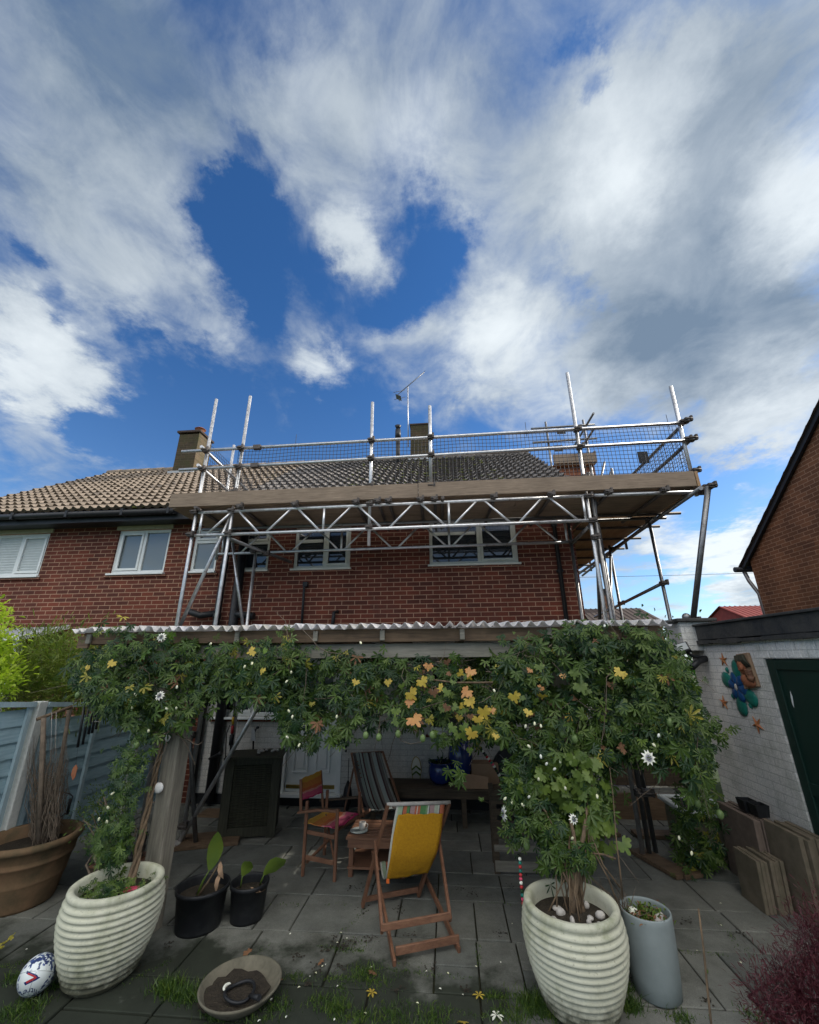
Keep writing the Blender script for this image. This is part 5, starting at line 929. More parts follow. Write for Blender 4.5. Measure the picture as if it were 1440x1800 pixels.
# rear striped deckchair facing us
D2_ = thing('deckchair', (-1.0, 6.0, 0), "deckchair with dark green and brown stripes at the back near the white wall", 'deckchair', 'wooden deckchairs')
tl, tr_ = at(618, 1325, Y=6.55), at(673, 1322, Y=6.60); bl_, br_ = at(640, 1435, Y=5.75), at(703, 1420, Y=5.85); bl_.z = max(bl_.z, .05); br_.z = max(br_.z, .05)
leg(D2_, 'back_rail', tl, bl_, .026, .045); leg(D2_, 'back_rail', tr_, at(712, 1440, Y=5.9), .026, .045); MB().tube(tl, tr_, .015, 8).build('top_bar', M['teak'], D2_)
leg(D2_, 'prop', at(622, 1350, Y=6.4), Z0(600, 1452), .022, .04); leg(D2_, 'prop', at(690, 1370, Y=6.3), Z0(712, 1440), .022, .04); leg(D2_, 'seat_rail', Z0(600, 1455), at(650, 1425, Y=5.7), .022, .04); leg(D2_, 'seat_rail', Z0(720, 1450), at(708, 1418, Y=5.7), .022, .04)
for k in range(5): MB().box(at(629+k*1.6, 1338+k*7, Y=6.48-.03*k), (.02, .05, .012)).build('notch', M['teak'], D2_)
sling(D2_, 'striped_canvas', [at(620, 1324, Y=6.53), at(628, 1365, Y=6.35), at(638, 1405, Y=6.1), at(648, 1424, Y=5.8), at(655, 1426, Y=5.6)], [at(669, 1322, Y=6.58), at(680, 1360, Y=6.4), at(694, 1400, Y=6.15), at(702, 1420, Y=5.85), at(706, 1422, Y=5.65)], M['stripe_b'])
# director's chair
DC = thing('directors_chair', (-1.35, 5.1, 0), "folding wooden director's chair in orange, pink and yellow canvas", 'chair')
f1, f2 = Z0(532, 1540), Z0(588, 1550); r1, r2 = Z0(570, 1503), Z0(618, 1510)
def vert(px, py, P): return at(px, py, Y=P.y)
h1 = Vector((f1.x, f1.y, .66)); h2 = Vector((f2.x, f2.y, .62))
leg(DC, 'leg', f1, Vector((f1.x+.0, f1.y, .64)), .03, .035); leg(DC, 'leg', f2, Vector((f2.x, f2.y, .60)), .03, .035); leg(DC, 'leg', r1, Vector((r1.x, r1.y, .62)), .03, .03); leg(DC, 'leg', r2+Vector((.05, .1, 0)), Vector((r2.x+.05, r2.y+.1, .60)), .03, .03)
armA0 = at(524, 1428, Y=f1.y+.0); armA1 = at(597, 1426, Y=f2.y+.02)
g = MB(); g.bar(armA0, (armA0+armA1)/2+Vector((0, 0, .015)), .05, .02, (0, 1, 0)).bar((armA0+armA1)/2+Vector((0, 0, .015)), armA1, .05, .02, (0, 1, 0)).build('armrest', M['teak_x'], DC, bev=.005)
b0_, b1_ = at(562, 1407, Y=5.55), at(635, 1401, Y=5.6); g = MB(); g.bar(b0_, b1_, .05, .02, (0, 1, 0)).build('armrest', M['oldwood'], DC, bev=.005)
leg(DC, 'back_post', at(529, 1425, Y=f1.y+.01), at(529, 1370, Y=f1.y+.01), .028, .022); leg(DC, 'back_post', at(568, 1420, Y=5.50), at(564, 1354, Y=5.50), .026, .022)
sling(DC, 'back_canvas', [at(528, 1370, Y=f1.y+.01), at(528, 1390, Y=f1.y+.02), at(530, 1408, Y=f1.y+.01)], [at(565, 1354, Y=5.50), at(567, 1374, Y=5.52), at(567, 1394, Y=5.50)], None or M['stripe_c'])
sling(DC, 'seat_canvas', [at(534, 1447, Y=f1.y+.02), at(550, 1437, Y=5.28), at(573, 1424, Y=5.5)], [at(590, 1456, Y=f2.y+.02), at(612, 1444, Y=5.2), at(631, 1430, Y=5.45)], M['stripe_c'])
for o in [o_ for o_ in col.objects if o_.parent == DC and o_.name.startswith('back_canvas')]:
    uvl = o.data.uv_layers[0]
    for d_ in uvl.data: d_.uv = (d_.uv[1], d_.uv[0])
leg(DC, 'rail', f1+Vector((.02, 0, .155)), f2+Vector((-.02, 0, .15)), .04, .018, M['teak_x'], (0, 0, 1)); leg(DC, 'rail', f1+Vector((.02, 0, .37)), f2+Vector((-.02, 0, .36)), .035, .018, M['teak_x'], (0, 0, 1)); leg(DC, 'brace', f2+Vector((0, .02, .1)), Vector((f1.x+.1, 5.4, .4)), .02, .03); leg(DC, 'brace', f1+Vector((0.02, .02, .1)), Vector((r2.x, r2.y, .40)), .02, .03)
# low table
TB = thing('coffee_table', (-.95, 5.2, 0), "low reddish slatted wooden table between the chairs", 'table')
tz = .34; t0 = at(608, 1472, Z=tz); t1 = at(692, 1475, Z=tz)
for i in range(6): MB().bx(t0.x, t0.x+.62, t0.y+i*.085, t0.y+i*.085+.075, tz-.022, tz).build('slat', M['teak_x'], TB, bev=.003)
MB().bx(t0.x+.02, t0.x+.60, t0.y+.01, t0.y+.03, tz-.09, tz-.024).build('apron', M['teak_x'], TB); MB().bx(t0.x+.02, t0.x+.60, t0.y+.02, t0.y+.45, .07, .09).build('shelf', M['teak_x'], TB)
for x in (t0.x+.03, t0.x+.55):
    for y in (t0.y+.03, t0.y+.44): MB().bx(x, x+.045, y, y+.045, 0, tz-.024).build('leg', M['teak'], TB)
mg = at(637, 1455, Z=tz+.03); MG = thing('mug', (mg.x, mg.y, tz), "small striped mug on a clear saucer on the low table", 'mug'); MB().lathe([(0, 0), (.032, 0), (.036, .07), (.033, .07), (.03, .01)], (mg.x, mg.y, tz+.012), 20).build('mug_body', M['stone'], MG); MB().path([(mg.x+.034, mg.y, tz+.07), (mg.x+.058, mg.y, tz+.06), (mg.x+.055, mg.y, tz+.035), (mg.x+.034, mg.y, tz+.025)], .005, 6).build('handle', M['stone'], MG); MB().lathe([(0, 0), (.07, .003), (.095, .014), (.09, .016), (0, .008)], (mg.x-.03, mg.y-.02, tz), 24).build('saucer', M['greypot'], MG)
# --- bench along the wall with blue pots, cardboard
BN = thing('bench', (.0, 6.5, 0), "long dark wooden bench along the white wall carrying the blue pots", 'bench')
bz = .43
for i in range(4): MB().bx(-1.15, 1.35, 6.32+i*.13, 6.32+i*.13+.12, bz-.03, bz).build('seat_slat', M['oldwood'], BN, bev=.003)
for x in (-1.1, .1, 1.25):
    for y in (6.34, 6.78): MB().bx(x, x+.06, y, y+.06, 0, bz-.03).build('leg', M['oldwood'], BN)
MB().bx(-1.12, 1.32, 6.33, 6.35, bz-.11, bz-.032).build('apron', M['oldwood'], BN)
q = at(776, 1400, Y=6.6); T = thing('glazed_pot', (q.x, 6.6, bz), "squat shiny blue glazed pot holding a dark succulent on the bench", 'plant pot'); MB().lathe([(0, 0), (.10, 0), (.155, .06), (.17, .14), (.165, .20), (.15, .235), (.17, .25), (.168, .265), (.14, .26), (.135, .22)], (q.x, 6.6, bz), 36).build('pot_body', M['navy'], T); MB().disc((q.x, 6.6, bz+.235), .137, 16).build('soil', M['soil'], T)
lv = Leaves(); rr = random.Random(3)
for i in range(40): a = rr.uniform(0, 6.3); lv.blade(Vector((q.x+.06*math.cos(a), 6.6+.06*math.sin(a), bz+.24)), Vector((math.cos(a)*.8, math.sin(a)*.8, rr.uniform(.1, .6))), Vector((0, 0, 1)), rr.uniform(.08, .14), .03, 0)
SU = thing('succulent_plant', (q.x, 6.6, bz+.24), "dark spiky succulent growing in the squat blue pot", 'plant'); lv.build('leaves', [M['leaf2']], SU); MB().path([(q.x+.02, 6.6, bz+.25), (q.x+.04, 6.6, bz+.36), (q.x, 6.6, bz+.43)], [.008, .006, .002], 6).build('stalk', M['leaf2'], SU)
q = at(812, 1390, Y=6.7); T = thing('glazed_vase', (q.x, 6.7, bz-.0), "tall pear-shaped dark blue vase behind the squat pot", 'vase'); MB().lathe([(0, 0), (.10, 0), (.13, .05), (.16, .18), (.175, .30), (.16, .42), (.12, .50), (.08, .545), (.062, .56), (.07, .575), (.055, .575), (.05, .54)], (q.x, 6.7, bz), 36).build('vase_body', M['navy'], T)
g = MB(); q = at(838, 1418, Y=6.4); g.box((q.x, 6.42, bz+.06), (.34, .02, .17), Matrix.Rotation(R(-28), 3, 'X') @ Matrix.Rotation(R(6), 3, 'Y')); single('cardboard_sheet', g, M['card'], "tilted brown cardboard sheet on the bench in front of the box", 'cardboard')
g = MB(); q = at(852, 1392, Y=6.75); g.bx(q.x-.17, q.x+.2, 6.6, 6.85, bz, bz+.24); single('cardboard_box', g, M['card'], "closed brown cardboard box at the back of the bench", 'box', bev=.004)
g = MB(); g.tube(at(832, 1402, Y=6.4), at(862, 1412, Y=6.4), .010, 6).tube(at(850, 1399, Y=6.4), at(866, 1402, Y=6.4), .008, 6); single('hand_fork', g, M['twig'], "pair of thin wooden tool handles lying on the cardboard", 'tool handles')
# flip-flop plaque
q = at(732, 1355, Y=7.03); T = thing('sandal_ornament', tuple(q), "pale oval sandal-shaped ornament hanging on the white wall", 'ornament'); o = [Vector((q.x+.075*math.sin(a)*(1 if math.cos(a) > 0 else .85), 7.02, q.z+.185*math.cos(a))) for a in np.linspace(0, 2*math.pi, 25)[:-1]]; g = MB(); g.path(o+[o[0]], .006, 6, False); g.build('rim', M['brass'], T); MB().prism([p_*1 for p_ in o], (0, .012, 0)).build('sole_plate', M['cream'], T)
g = MB(); g.path([q+Vector((-.06, -.02, .02)), q+Vector((0, -.045, .07)), q+Vector((.06, -.02, .02))], .012, 6).path([q+Vector((-.06, -.02, -.05)), q+Vector((0, -.045, .0)), q+Vector((.06, -.02, -.05))], .012, 6).build('strap', M['grapegreen'], T)
# hanging bell and dark closed parasol near the door
g = MB(); g.ell(at(608, 1300, Y=6.9), .035, .035, .035).ell(at(608, 1312, Y=6.9), .022, .022, .025).ell(at(608, 1320, Y=6.9), .015, .015, .02); single('wall_bell', g, M['black'], "little dark hanging bell on the wall right of the door", 'bell')
g = MB(); a_ = at(612, 1372, Y=6.75); b_ = Vector((a_.x, a_.y, .05)); g.path([a_, a_.lerp(b_, .25), a_.lerp(b_, .6), b_], [.01, .05, .07, .03], 10); g.tube(a_, a_+Vector((0, 0, .28)), .006, 5); single('folded_parasol', g, M['black'], "small dark folded parasol leaning on the wall left of the rear deckchair", 'parasol')
# dark round fire bowl leaning at the back
q = at(912, 1362, Y=6.7); T = thing('round_grill', tuple(q), "big dark round metal grill leaning at the back behind the right vine", 'grill')
MB().lathe([(.40, -.02), (.42, 0), (.40, .02)], (0, 0, 0), 40)
g = MB(); rotd = Matrix.Rotation(R(80), 3, 'X'); 
def ring(r_, n_=36): return [q+rotd @ Vector((r_*math.cos(a), r_*math.sin(a), 0)) for a in np.linspace(0, 2*math.pi, n_)]
g.path(ring(.36), .016, 8, False); g.build('rim', M['black'], T); g = MB(); g.prism(ring(.35)[:-1], rotd @ Vector((0, 0, -.02))).build('plate', M['black'], T)
g = MB(); [g.tube(q+rotd @ Vector((.05*math.cos(a), .05*math.sin(a), .02)), q+rotd @ Vector((.34*math.cos(a), .34*math.sin(a), .02)), .006, 5) for a in np.linspace(0, 5.5, 8)]; g.build('spoke', M['tube_d'], T)
# slatted bench / trellis on the right
SL = thing('slatted_rack', (.9, 5.15, 0), "weathered slatted wooden rack standing behind the right ribbed planter", 'rack')
p0 = Z0(875, 1535); p1 = Z0(1000, 1560)+Vector((.1, .1, 0)); p1.y = p0.y+.05; dx = p1.x-p0.x
for xx in (p0.x, p0.x+dx): MB().box((xx, p0.y, .36), (.06, .05, .72)).build('upright', M['oldwood'], SL, bev=.004)
for z in (.07, .22, .33, .43, .53, .63, .705): MB().box((p0.x+dx/2, p0.y-.03, z), (dx+.04, .018, .055 if z > .1 else .09)).build('slat', M['timber_grey'] if z in (.22, .07) else M['oldwood'], SL, bev=.003)
MB().box((p0.x+.0, p0.y+.25, .36), (.05, .05, .72)).build('upright', M['oldwood'], SL)
# strings of beads / mini pots
def beads(name, pts, label, cols, n_, r_=.017):
    T = thing(name, tuple(pts[0]), label, 'bead string', 'felt bead strings'); L_ = [(pts[i+1]-pts[i]).length for i in range(len(pts)-1)]; tot = sum(L_)
    for k in range(n_):
        s_ = tot*k/(n_-1); i = 0
        while i < len(L_)-1 and s_ > L_[i]: s_ -= L_[i]; i += 1
        q_ = pts[i].lerp(pts[i+1], s_/L_[i]); MB().ell(q_, r_, r_, r_*.9, 10, 7).build('bead', M[cols[k % len(cols)]], T)
    MB().path(pts, .0025, 4).build('string', M['stone'], T)
beads('bead_string', [at(841, 1311, Y=5.6), at(868, 1346, Y=5.6), at(882, 1370, Y=5.6)], "slanting string of felt beads ending at the dark round grill", ['black', 'leaf2', 'black', 'petal', 'black', 'leaf2', 'red', 'petal', 'red', 'teal', 'pink', 'petal'], 18, .018)
beads('bead_string', [at(914, 1510, Y=3.7), at(916, 1550, Y=3.7), at(923, 1618, Y=3.7)], "straight hanging string of red, white and green felt beads left of the right planter", ['petal', 'teal', 'red', 'teal', 'red', 'pink', 'petal', 'red', 'leaf2', 'teal', 'pink', 'red', 'petal', 'red', 'black', 'black'], 16, .0125)
MP = thing('hanging_pot_string', tuple(at(966, 1380, Y=4.0)), "string of small terracotta pots hanging in the right vine", 'pot string')
for (y0, rr_) in ((1392, .042), (1432, .045), (1474, .047)):
    q = at(963, y0+10, Y=4.0); MB().lathe([(0, 0), (rr_*.72, 0), (rr_*.92, .075), (rr_, .077), (rr_*1.03, .10), (rr_*.95, .10), (rr_*.85, .07)], (q.x, q.y, q.z-.04), 20).build('small_pot', M['terra_r'], MP)
MB().path([at(962, 1340, Y=4.0), at(968, 1420, Y=4.0), at(971, 1500, Y=4.0)], .003, 4).build('string', M['stone'], MP)
# --- trough (butler sink) and bag
s0, s1 = Z0(1190, 1510), Z0(1262, 1522); TR_ = thing('stone_trough', (2.75, 5.7, 0), "white-rimmed old stone trough by the garage wall overgrown with vine", 'trough')
x0_, x1_, y0_, y1_, hz_ = 2.50, 3.0, 5.52, 6.1, .47
MB().bx(x0_+.02, x1_-.0, y0_+.02, y1_, 0, hz_-.04).build('trough_body', M['render'], TR_, bev=.02); g = MB(); g.bx(x0_-.02, x1_+.05, y0_-.02, y0_+.05, hz_-.05, hz_).bx(x0_-.02, x0_+.05, y0_+.051, y1_, hz_-.05, hz_).bx(x1_-.02, x1_+.05, y0_+.051, y1_, hz_-.05, hz_).bx(x0_-.02, x1_+.05, y1_+.001, y1_+.07, hz_-.05, hz_); g.build('rim', M['ceramic'], TR_, bev=.015); MB().bx(x0_-.015, x0_+.018, y0_-.015, y0_+.03, 0, hz_-.052).build('corner_edge', M['ceramic'], TR_, bev=.01); MB().bx(x0_+.05, x1_-.02, y0_+.05, y1_, hz_-.07, hz_-.03).build('soil', M['soil'], TR_)
q = at(1256, 1490, Z=.1); mtb, n, b = newmat('green_white_bag_plastic', .3, 0, .6); p = geo(n); n.links.new(cr(n, nz(n, p, 10, 3), [(.42, (.02, .12, .06)), (.5, (.55, .6, .6)), (.6, (.03, .16, .08))]), b.inputs['Base Color']); bump(n, b, nz(n, p, 14, 5), 1, .03); M['bag'] = mtb
g = MB(); rr = random.Random(2); g.ell((q.x-.02, q.y+.02, .15), .11, .10, .15, 20, 14); g.ell((q.x-.08, q.y-.05, .06), .10, .09, .06, 16, 10)
for v in g.v: v += Vector((rr.gauss(0, .007), rr.gauss(0, .007), rr.gauss(0, .007)))
single('compost_bag', g, M['bag'], "crumpled green and white plastic sack between the trough and the slabs", 'bag')
# --- slab stacks against the garage: each slab on edge
def slabs(x_first, y_near, y_far, h, n_, th, gap, label_f, mat, lean=.03, base=0, rs=0):
    rr = random.Random(rs)
    for k in range(n_):
        x = x_first+k*(th+gap); yj = rr.uniform(-.02, .02); hj = rr.uniform(-.012, .012); g = MB(); sh = Matrix.Rotation(lean, 3, 'Y'); c_ = Vector((x+th/2, (y_near+y_far)/2+yj, (h+hj)/2)); g.box(c_, (th, y_far-y_near, h+hj), sh)
        single('concrete_slab', g, mat, label_f(k, n_), 'concrete slab', 'spare slabs leaning on the garage wall', base=(c_.x, c_.y, 0), bev=.005)
ordn = ['first', 'second', 'third', 'fourth', 'fifth', 'sixth', 'seventh', 'eighth', 'ninth']
slabs(2.77, 4.86, 5.42, .60, 5, .036, .005, lambda k, n_: f"tall brown slab, {ordn[k]} from the left in the stack nearest the trough", M['slab'], .02, rs=1)
slabs(2.86, 4.42, 4.83, .61, 5, .038, .005, lambda k, n_: f"tall greyish slab, {ordn[k]} from the left in the stack beside the garage door", M['slab_moss'], .02, rs=2)
slabs(2.585, 4.64, 4.95, .37, 7, .030, .005, lambda k, n_: f"short mossy slab, {ordn[k]} from the left in the low front stack", M['slab_moss'], .05, rs=3)
for k, (px_, lb) in enumerate(((1330, "square black plastic pot on the tall slabs, the left one of two"), (1350, "square black plastic pot on the tall slabs, the right one of two"))):
    q = at(px_, 1437, X=2.9); g = MB(); zb_ = .62; a, b_ = .062, .05; c_ = Vector((2.90+.02*k, 5.10-.14*k, zb_-.01)); T = thing('square_pot', tuple(c_), lb, 'plant pot', 'square black pots on the slabs')
    g.add([c_+Vector((sx*r_, sy*r_, z)) for (r_, z) in ((b_, 0), (a, .10), (a-.006, .10), (b_-.006, .01)) for sx, sy in ((-1, -1), (1, -1), (1, 1), (-1, 1))], [f for L_ in range(3) for f in [(L_*4+i, L_*4+(i+1) % 4, L_*4+4+(i+1) % 4, L_*4+4+i) for i in range(4)]]+[(12, 13, 14, 15), (3, 2, 1, 0)]); g.build('pot_body', M['blackpot'], T)
# bamboo cane
g = MB(); a_ = at(1228, 1597, Y=3.40); b_ = Z0(1256, 1850); g.path([a_, a_.lerp(b_, .3)+Vector((.004, 0, 0)), a_.lerp(b_, .65), b_], [.0055, .006, .0065, .007], 8); single('bamboo_cane', g, M['bark'], "single thin bamboo cane standing upright in the right foreground", 'cane')
# wooden door sheets / boxes beyond the vine on the right
g = MB(); g.bx(2.15, 3.0, 6.8, 6.84, .0, .3); single('timber_plank', g, M['timber'], "low brown board on edge behind the scaffold feet", 'board')
# ================================================================== PLANTS
rr = random.Random(21)
LM = [M['leaf1'], M['leaf2'], M['leaf3'], M['leaf4'], M['brown_leaf']]
def scatter(lv, poly, n_, y0, y1, size, wts=(50, 34, 14, 1, 1), k=(5, 5, 6, 7), out=(0, -1, 0), wr=.22, clump=1.0):
    xs = [p_[0] for p_ in poly]; ys = [p_[1] for p_ in poly]; c_ = 0
    seeds = []
    while len(seeds) < max(8, n_//14):
        x, y = rr.uniform(min(xs), max(xs)), rr.uniform(min(ys), max(ys))
        if inpoly(x, y, poly): seeds.append((x, y, rr.uniform(y0, y1)))
    while c_ < n_:
        if rr.random() < .65*clump:
            sx, sy, sY = rr.choice(seeds); x, y, Yq = sx+rr.gauss(0, 14), sy+rr.gauss(0, 13), sY+rr.gauss(0, .07)
            if not inpoly(x, y, poly) and rr.random() < .75: continue
        else:
            x, y = rr.uniform(min(xs), max(xs)), rr.uniform(min(ys), max(ys)); Yq = rr.uniform(y0, y1)
            if not inpoly(x, y, poly): continue
        P = at(x, y, Y=Yq)
        if P.z < .01: continue
        mi = rr.choices(range(5), wts)[0]; lv.palmate(P, out, size*rr.choice([.55, .75, .95, 1.1, 1.35])*rr.uniform(.85, 1.15), mi, rr.choice(k), wr*rr.uniform(.75, 1.3)); c_ += 1
def strands(mb, poly, n_, y0, y1, r_=.0035, down=True):
    xs = [p_[0] for p_ in poly]; ys = [p_[1] for p_ in poly]; c_ = 0
    while c_ < n_:
        x, y = rr.uniform(min(xs), max(xs)), rr.uniform(min(ys), max(ys))
        if not inpoly(x, y, poly): continue
        P = at(x, y, Y=rr.uniform(y0, y1)); ps = [P]; d = Vector((rr.gauss(0, .6), rr.gauss(0, .2), rr.gauss(-.25, .4))).normalized()*.045
        for _ in range(rr.randint(3, 5)): d = (d+Vector((rr.gauss(0, .02), rr.gauss(0, .015), rr.gauss(-.004, .02)))); ps.append(ps[-1]+d)
        mb.path(ps, [r_*(1-.8*i/len(ps)) for i in range(len(ps))], 4, False); c_ += 1
def flower(par, P, nrm, r_=.042):
    P = Vector(P); nrm = Vector(nrm).normalized(); _, u_, v_ = basis(nrm); g = MB()
    for i in range(10):
        a = 2*math.pi*i/10+rr.gauss(0, .06); d = u_*math.cos(a)+v_*math.sin(a); s_ = nrm.cross(d); w_ = r_*.21
        g.add([P, P+d*r_*.55+s_*w_+nrm*.006, P+d*r_*1.05-nrm*.004, P+d*r_*.55-s_*w_+nrm*.006], [(0, 1, 2, 3)], True)
    o = g.build('flower', M['petal'], par); g = MB()
    for i in range(26): a = 2*math.pi*i/26; d = u_*math.cos(a)+v_*math.sin(a); g.tube(P+nrm*.004+d*.006, P+nrm*.012+d*r_*.5, .0012, 3, False)
    g.build('corona', M['purple'], o); g = MB(); g.tube(P, P+nrm*.018, .004, 6); [g.ell(P+nrm*.016+(u_*math.cos(a)+v_*math.sin(a))*.012, .005, .005, .003, 6, 4) for a in (0, 1.26, 2.5, 3.77, 5.03)]; g.build('stamens', M['leaf3'], o)
def bud(par, P, r_=.009, mat='bud'):
    g = MB(); rot = Euler((rr.uniform(-.8, .8), rr.uniform(-.8, .8), 0)).to_matrix(); g.ell(P, r_, r_, r_*1.7, 8, 6, rot); g.build('bud', M[mat], par)
def fruit(par, P, r_=.021):
    g = MB(); g.ell(P, r_, r_, r_*1.3, 12, 8); g.tube(P+Vector((0, 0, r_*1.2)), P+Vector((0, 0, r_*1.2+.03)), .0025, 5); g.build('fruit', M['fruit'], par)
Y0v, Y1v = 3.72, 4.25
# ---- left passion flower vine, rooted in the left ribbed planter
VL = thing('passion_flower_vine', (PLx+.05, PLy, .45), "passion flower vine climbing the grey post from the left planter over the pergola edge", 'vine', 'passion flower vines on the pergola')
lv = Leaves()
R1 = [(140, 1146), (200, 1132), (330, 1128), (420, 1132), (520, 1120), (520, 1240), (480, 1250), (440, 1228), (400, 1222), (365, 1235), (345, 1262), (300, 1290), (262, 1302), (225, 1275), (165, 1240), (128, 1195)]
scatter(lv, R1, 2300, Y0v, Y1v+.1, .072)
R2 = [(225, 1265), (278, 1290), (262, 1330), (246, 1380), (238, 1440), (232, 1500), (215, 1535), (172, 1525), (160, 1480), (185, 1430), (205, 1340)]
scatter(lv, R2, 620, 3.55, 3.95, .045, (55, 35, 9, 1, 0))
scatter(lv, [(150, 1180), (240, 1200), (235, 1270), (190, 1262), (150, 1225)], 240, 3.6, 3.8, .06)
R3 = [(500, 1128), (700, 1150), (880, 1150), (905, 1200), (900, 1290), (860, 1305), (800, 1282), (740, 1262), (690, 1282), (640, 1262), (600, 1292), (575, 1282), (545, 1300), (515, 1275), (500, 1235)]
scatter(lv, R3, 1650, Y0v+.03, Y1v+.25, .07, (45, 42, 9, 2, 2), clump=1.35)
for P3, n_ in (([(495, 1270), (530, 1275), (535, 1310), (500, 1312)], 26), ([(535, 1290), (560, 1290), (562, 1318), (535, 1325)], 18), ([(575, 1280), (618, 1285), (612, 1318), (585, 1310)], 34), ([(495, 1230), (530, 1230), (525, 1300), (495, 1300)], 60), ([(790, 1320), (808, 1340), (815, 1372), (795, 1385), (785, 1375)], 12), ([(760, 1290), (790, 1290), (785, 1312), (765, 1315)], 12)): scatter(lv, P3, n_, 3.8, 3.95, .068, (60, 35, 5, 0, 0), clump=.1)
# sprig standing above the roof edge
for i in range(26):
    y = 1165-i*2.6; lv.palmate(at(505+rr.gauss(0, 7), y, Y=3.80), (0, -1, .2), .045, rr.choice([2, 2, 3, 0]), 5)
for P3, n_ in (([(980, 1100), (1060, 1096), (1165, 1110), (1165, 1140), (980, 1140)], 150), ([(215, 1112), (330, 1112), (330, 1135), (200, 1135)], 60), ([(390, 1118), (480, 1122), (480, 1140), (390, 1140)], 26), ([(880, 1112), (960, 1108), (960, 1140), (880, 1140)], 24), ([(170, 1106), (225, 1100), (225, 1112), (170, 1112)], 20)): scatter(lv, P3, n_, 3.70, 3.86, .055, (45, 35, 18, 1, 1))
lv.build('foliage', LM, VL)
g = MB()
for ph in (0, 2.2, 4.2):
    ps = []
    for i in range(26):
        t = i/25; x = 226+(290-226)*t; y = 1572-(1572-1285)*t; P = at(x, y, Y=3.62+.30*min(1, t*1.6)); a = t*13+ph; rad = .020*(1-.25*t); ps.append(P+Vector((math.cos(a)*rad, math.sin(a)*rad, 0)))
    g.path(ps, [.0155*(1-.45*i/25) for i in range(26)], 8)
g.build('twisted_stem', M['bark'], VL); g = MB(); strands(g, R1, 40, 3.8, 4.2); strands(g, R3, 120, 3.8, 4.3, .004); strands(g, [(240, 1250), (330, 1250), (330, 1300), (270, 1310)], 14, 3.8, 4.0, .006)
g.path([at(530, 1105, Y=3.82), at(545, 1120, Y=3.80), at(560, 1138, Y=3.8), at(575, 1146, Y=3.82), at(600, 1150, Y=3.85)], .004, 5, False); g.path([at(698, 1285, Y=3.85), at(705, 1302, Y=3.85), at(722, 1308, Y=3.85), at(745, 1304, Y=3.85)], .003, 5, False); g.path([at(508, 1180, Y=3.85), at(507, 1130, Y=3.8), at(502, 1092, Y=3.76), at(484, 1075, Y=3.74)], [.005, .004, .003, .001], 5, False)
tag(g.build('tendrils', M['twig'], VL), kind='stuff')
for (x, y, nn_) in ((284, 1120, (.2, -1, .3)), (281, 1223, (0, -1, .4))): flower(VL, at(x, y, Y=3.66), nn_)
for (x, y) in ((196, 1214), (202, 1228), (137, 1222), (225, 1215), (240, 1310), (222, 1355), (217, 1410), (666, 1296), (643, 1293), (743, 1298), (760, 1292), (700, 1290)): fruit(VL, at(x, y, Y=3.68), .023)
for (x, y) in ((224, 1216), (238, 1221), (230, 1233), (293, 1246), (310, 1245), (232, 1244), (370, 1132), (443, 1166), (430, 1172), (505, 1296), (514, 1260), (508, 1250), (526, 1310), (592, 1260), (634, 1130), (311, 1208), (188, 1445), (190, 1420), (174, 1440), (198, 1395), (261, 1285), (504, 1198), (512, 1182)): bud(VL, at(x, y, Y=3.62), .009)
g = MB()
for _ in range(60): P = Vector((PLx+.03+rr.gauss(0, .09), PLy+.0+rr.gauss(0, .09), .46)); g.ell(P, .012, .012, .01, 5, 4)
lv = Leaves(); [lv.palmate(Vector((PLx-.03+rr.gauss(0, .09), PLy+rr.gauss(0, .08), .47+rr.uniform(0, .05))), (0, -.4, 1), .035, rr.choice([0, 1, 2]), 5) for _ in range(240)]; lv.build('low_foliage', LM, VL)
# ---- right passion flower vine
VR = thing('passion_flower_vine', (PRx+.02, PRy, .45), "dense passion flower vine with a white open flower, growing up from the right ribbed planter", 'vine', 'passion flower vines on the pergola')
lv = Leaves()
R4 = [(870, 1160), (900, 1135), (960, 1115), (1000, 1098), (1060, 1100), (1080, 1118), (1130, 1108), (1170, 1120), (1195, 1150), (1210, 1190), (1224, 1235), (1240, 1300), (1246, 1350), (1232, 1400), (1222, 1370), (1170, 1345), (1100, 1335), (1075, 1330), (1070, 1400), (1058, 1460), (1040, 1490), (1012, 1492), (985, 1470), (965, 1420), (930, 1380), (900, 1330), (875, 1290)]
scatter(lv, R4, 4200, 3.70, 4.35, .073, (50, 34, 15, .7, .3)); scatter(lv, [(1110, 1120), (1185, 1150), (1236, 1300), (1240, 1350), (1180, 1345), (1120, 1250)], 1100, 3.9, 5.1, .07, (40, 40, 16, 3, 1))
scatter(lv, [(1215, 1250), (1250, 1280), (1250, 1400), (1225, 1420), (1205, 1350)], 260, 4.0, 4.6, .06, (40, 40, 18, 2, 0))
R5 = [(880, 1320), (930, 1360), (985, 1440), (1000, 1500), (960, 1500), (915, 1440), (885, 1400)]
scatter(lv, R5, 330, 3.6, 3.9, .058, (60, 35, 5, 0, 0), clump=1.3); scatter(lv, [(885, 1440), (925, 1445), (920, 1505), (900, 1500)], 40, 3.65, 3.8, .05); scatter(lv, [(985, 1470), (1045, 1480), (1040, 1535), (1000, 1540), (940, 1525)], 200, 3.5, 3.8, .06, (60, 36, 4, 0, 0), wr=.18)
scatter(lv, [(1180, 1395), (1218, 1398), (1228, 1520), (1200, 1532), (1186, 1500)], 150, 5.35, 5.5, .07, (60, 30, 10, 0, 0)); scatter(lv, [(1218, 1390), (1275, 1400), (1280, 1500), (1262, 1545), (1200, 1535), (1222, 1480)], 150, 5.2, 5.5, .07, (40, 30, 26, 4, 0), clump=1.4)
for (x, y) in ((1275, 1285), (1283, 1280), (1268, 1300), (1260, 1310), (1290, 1278), (1272, 1292)): lv.palmate(at(x, y, Y=4.7), (-.3, -1, .2), .075, rr.choice([1, 0, 2]), 5)
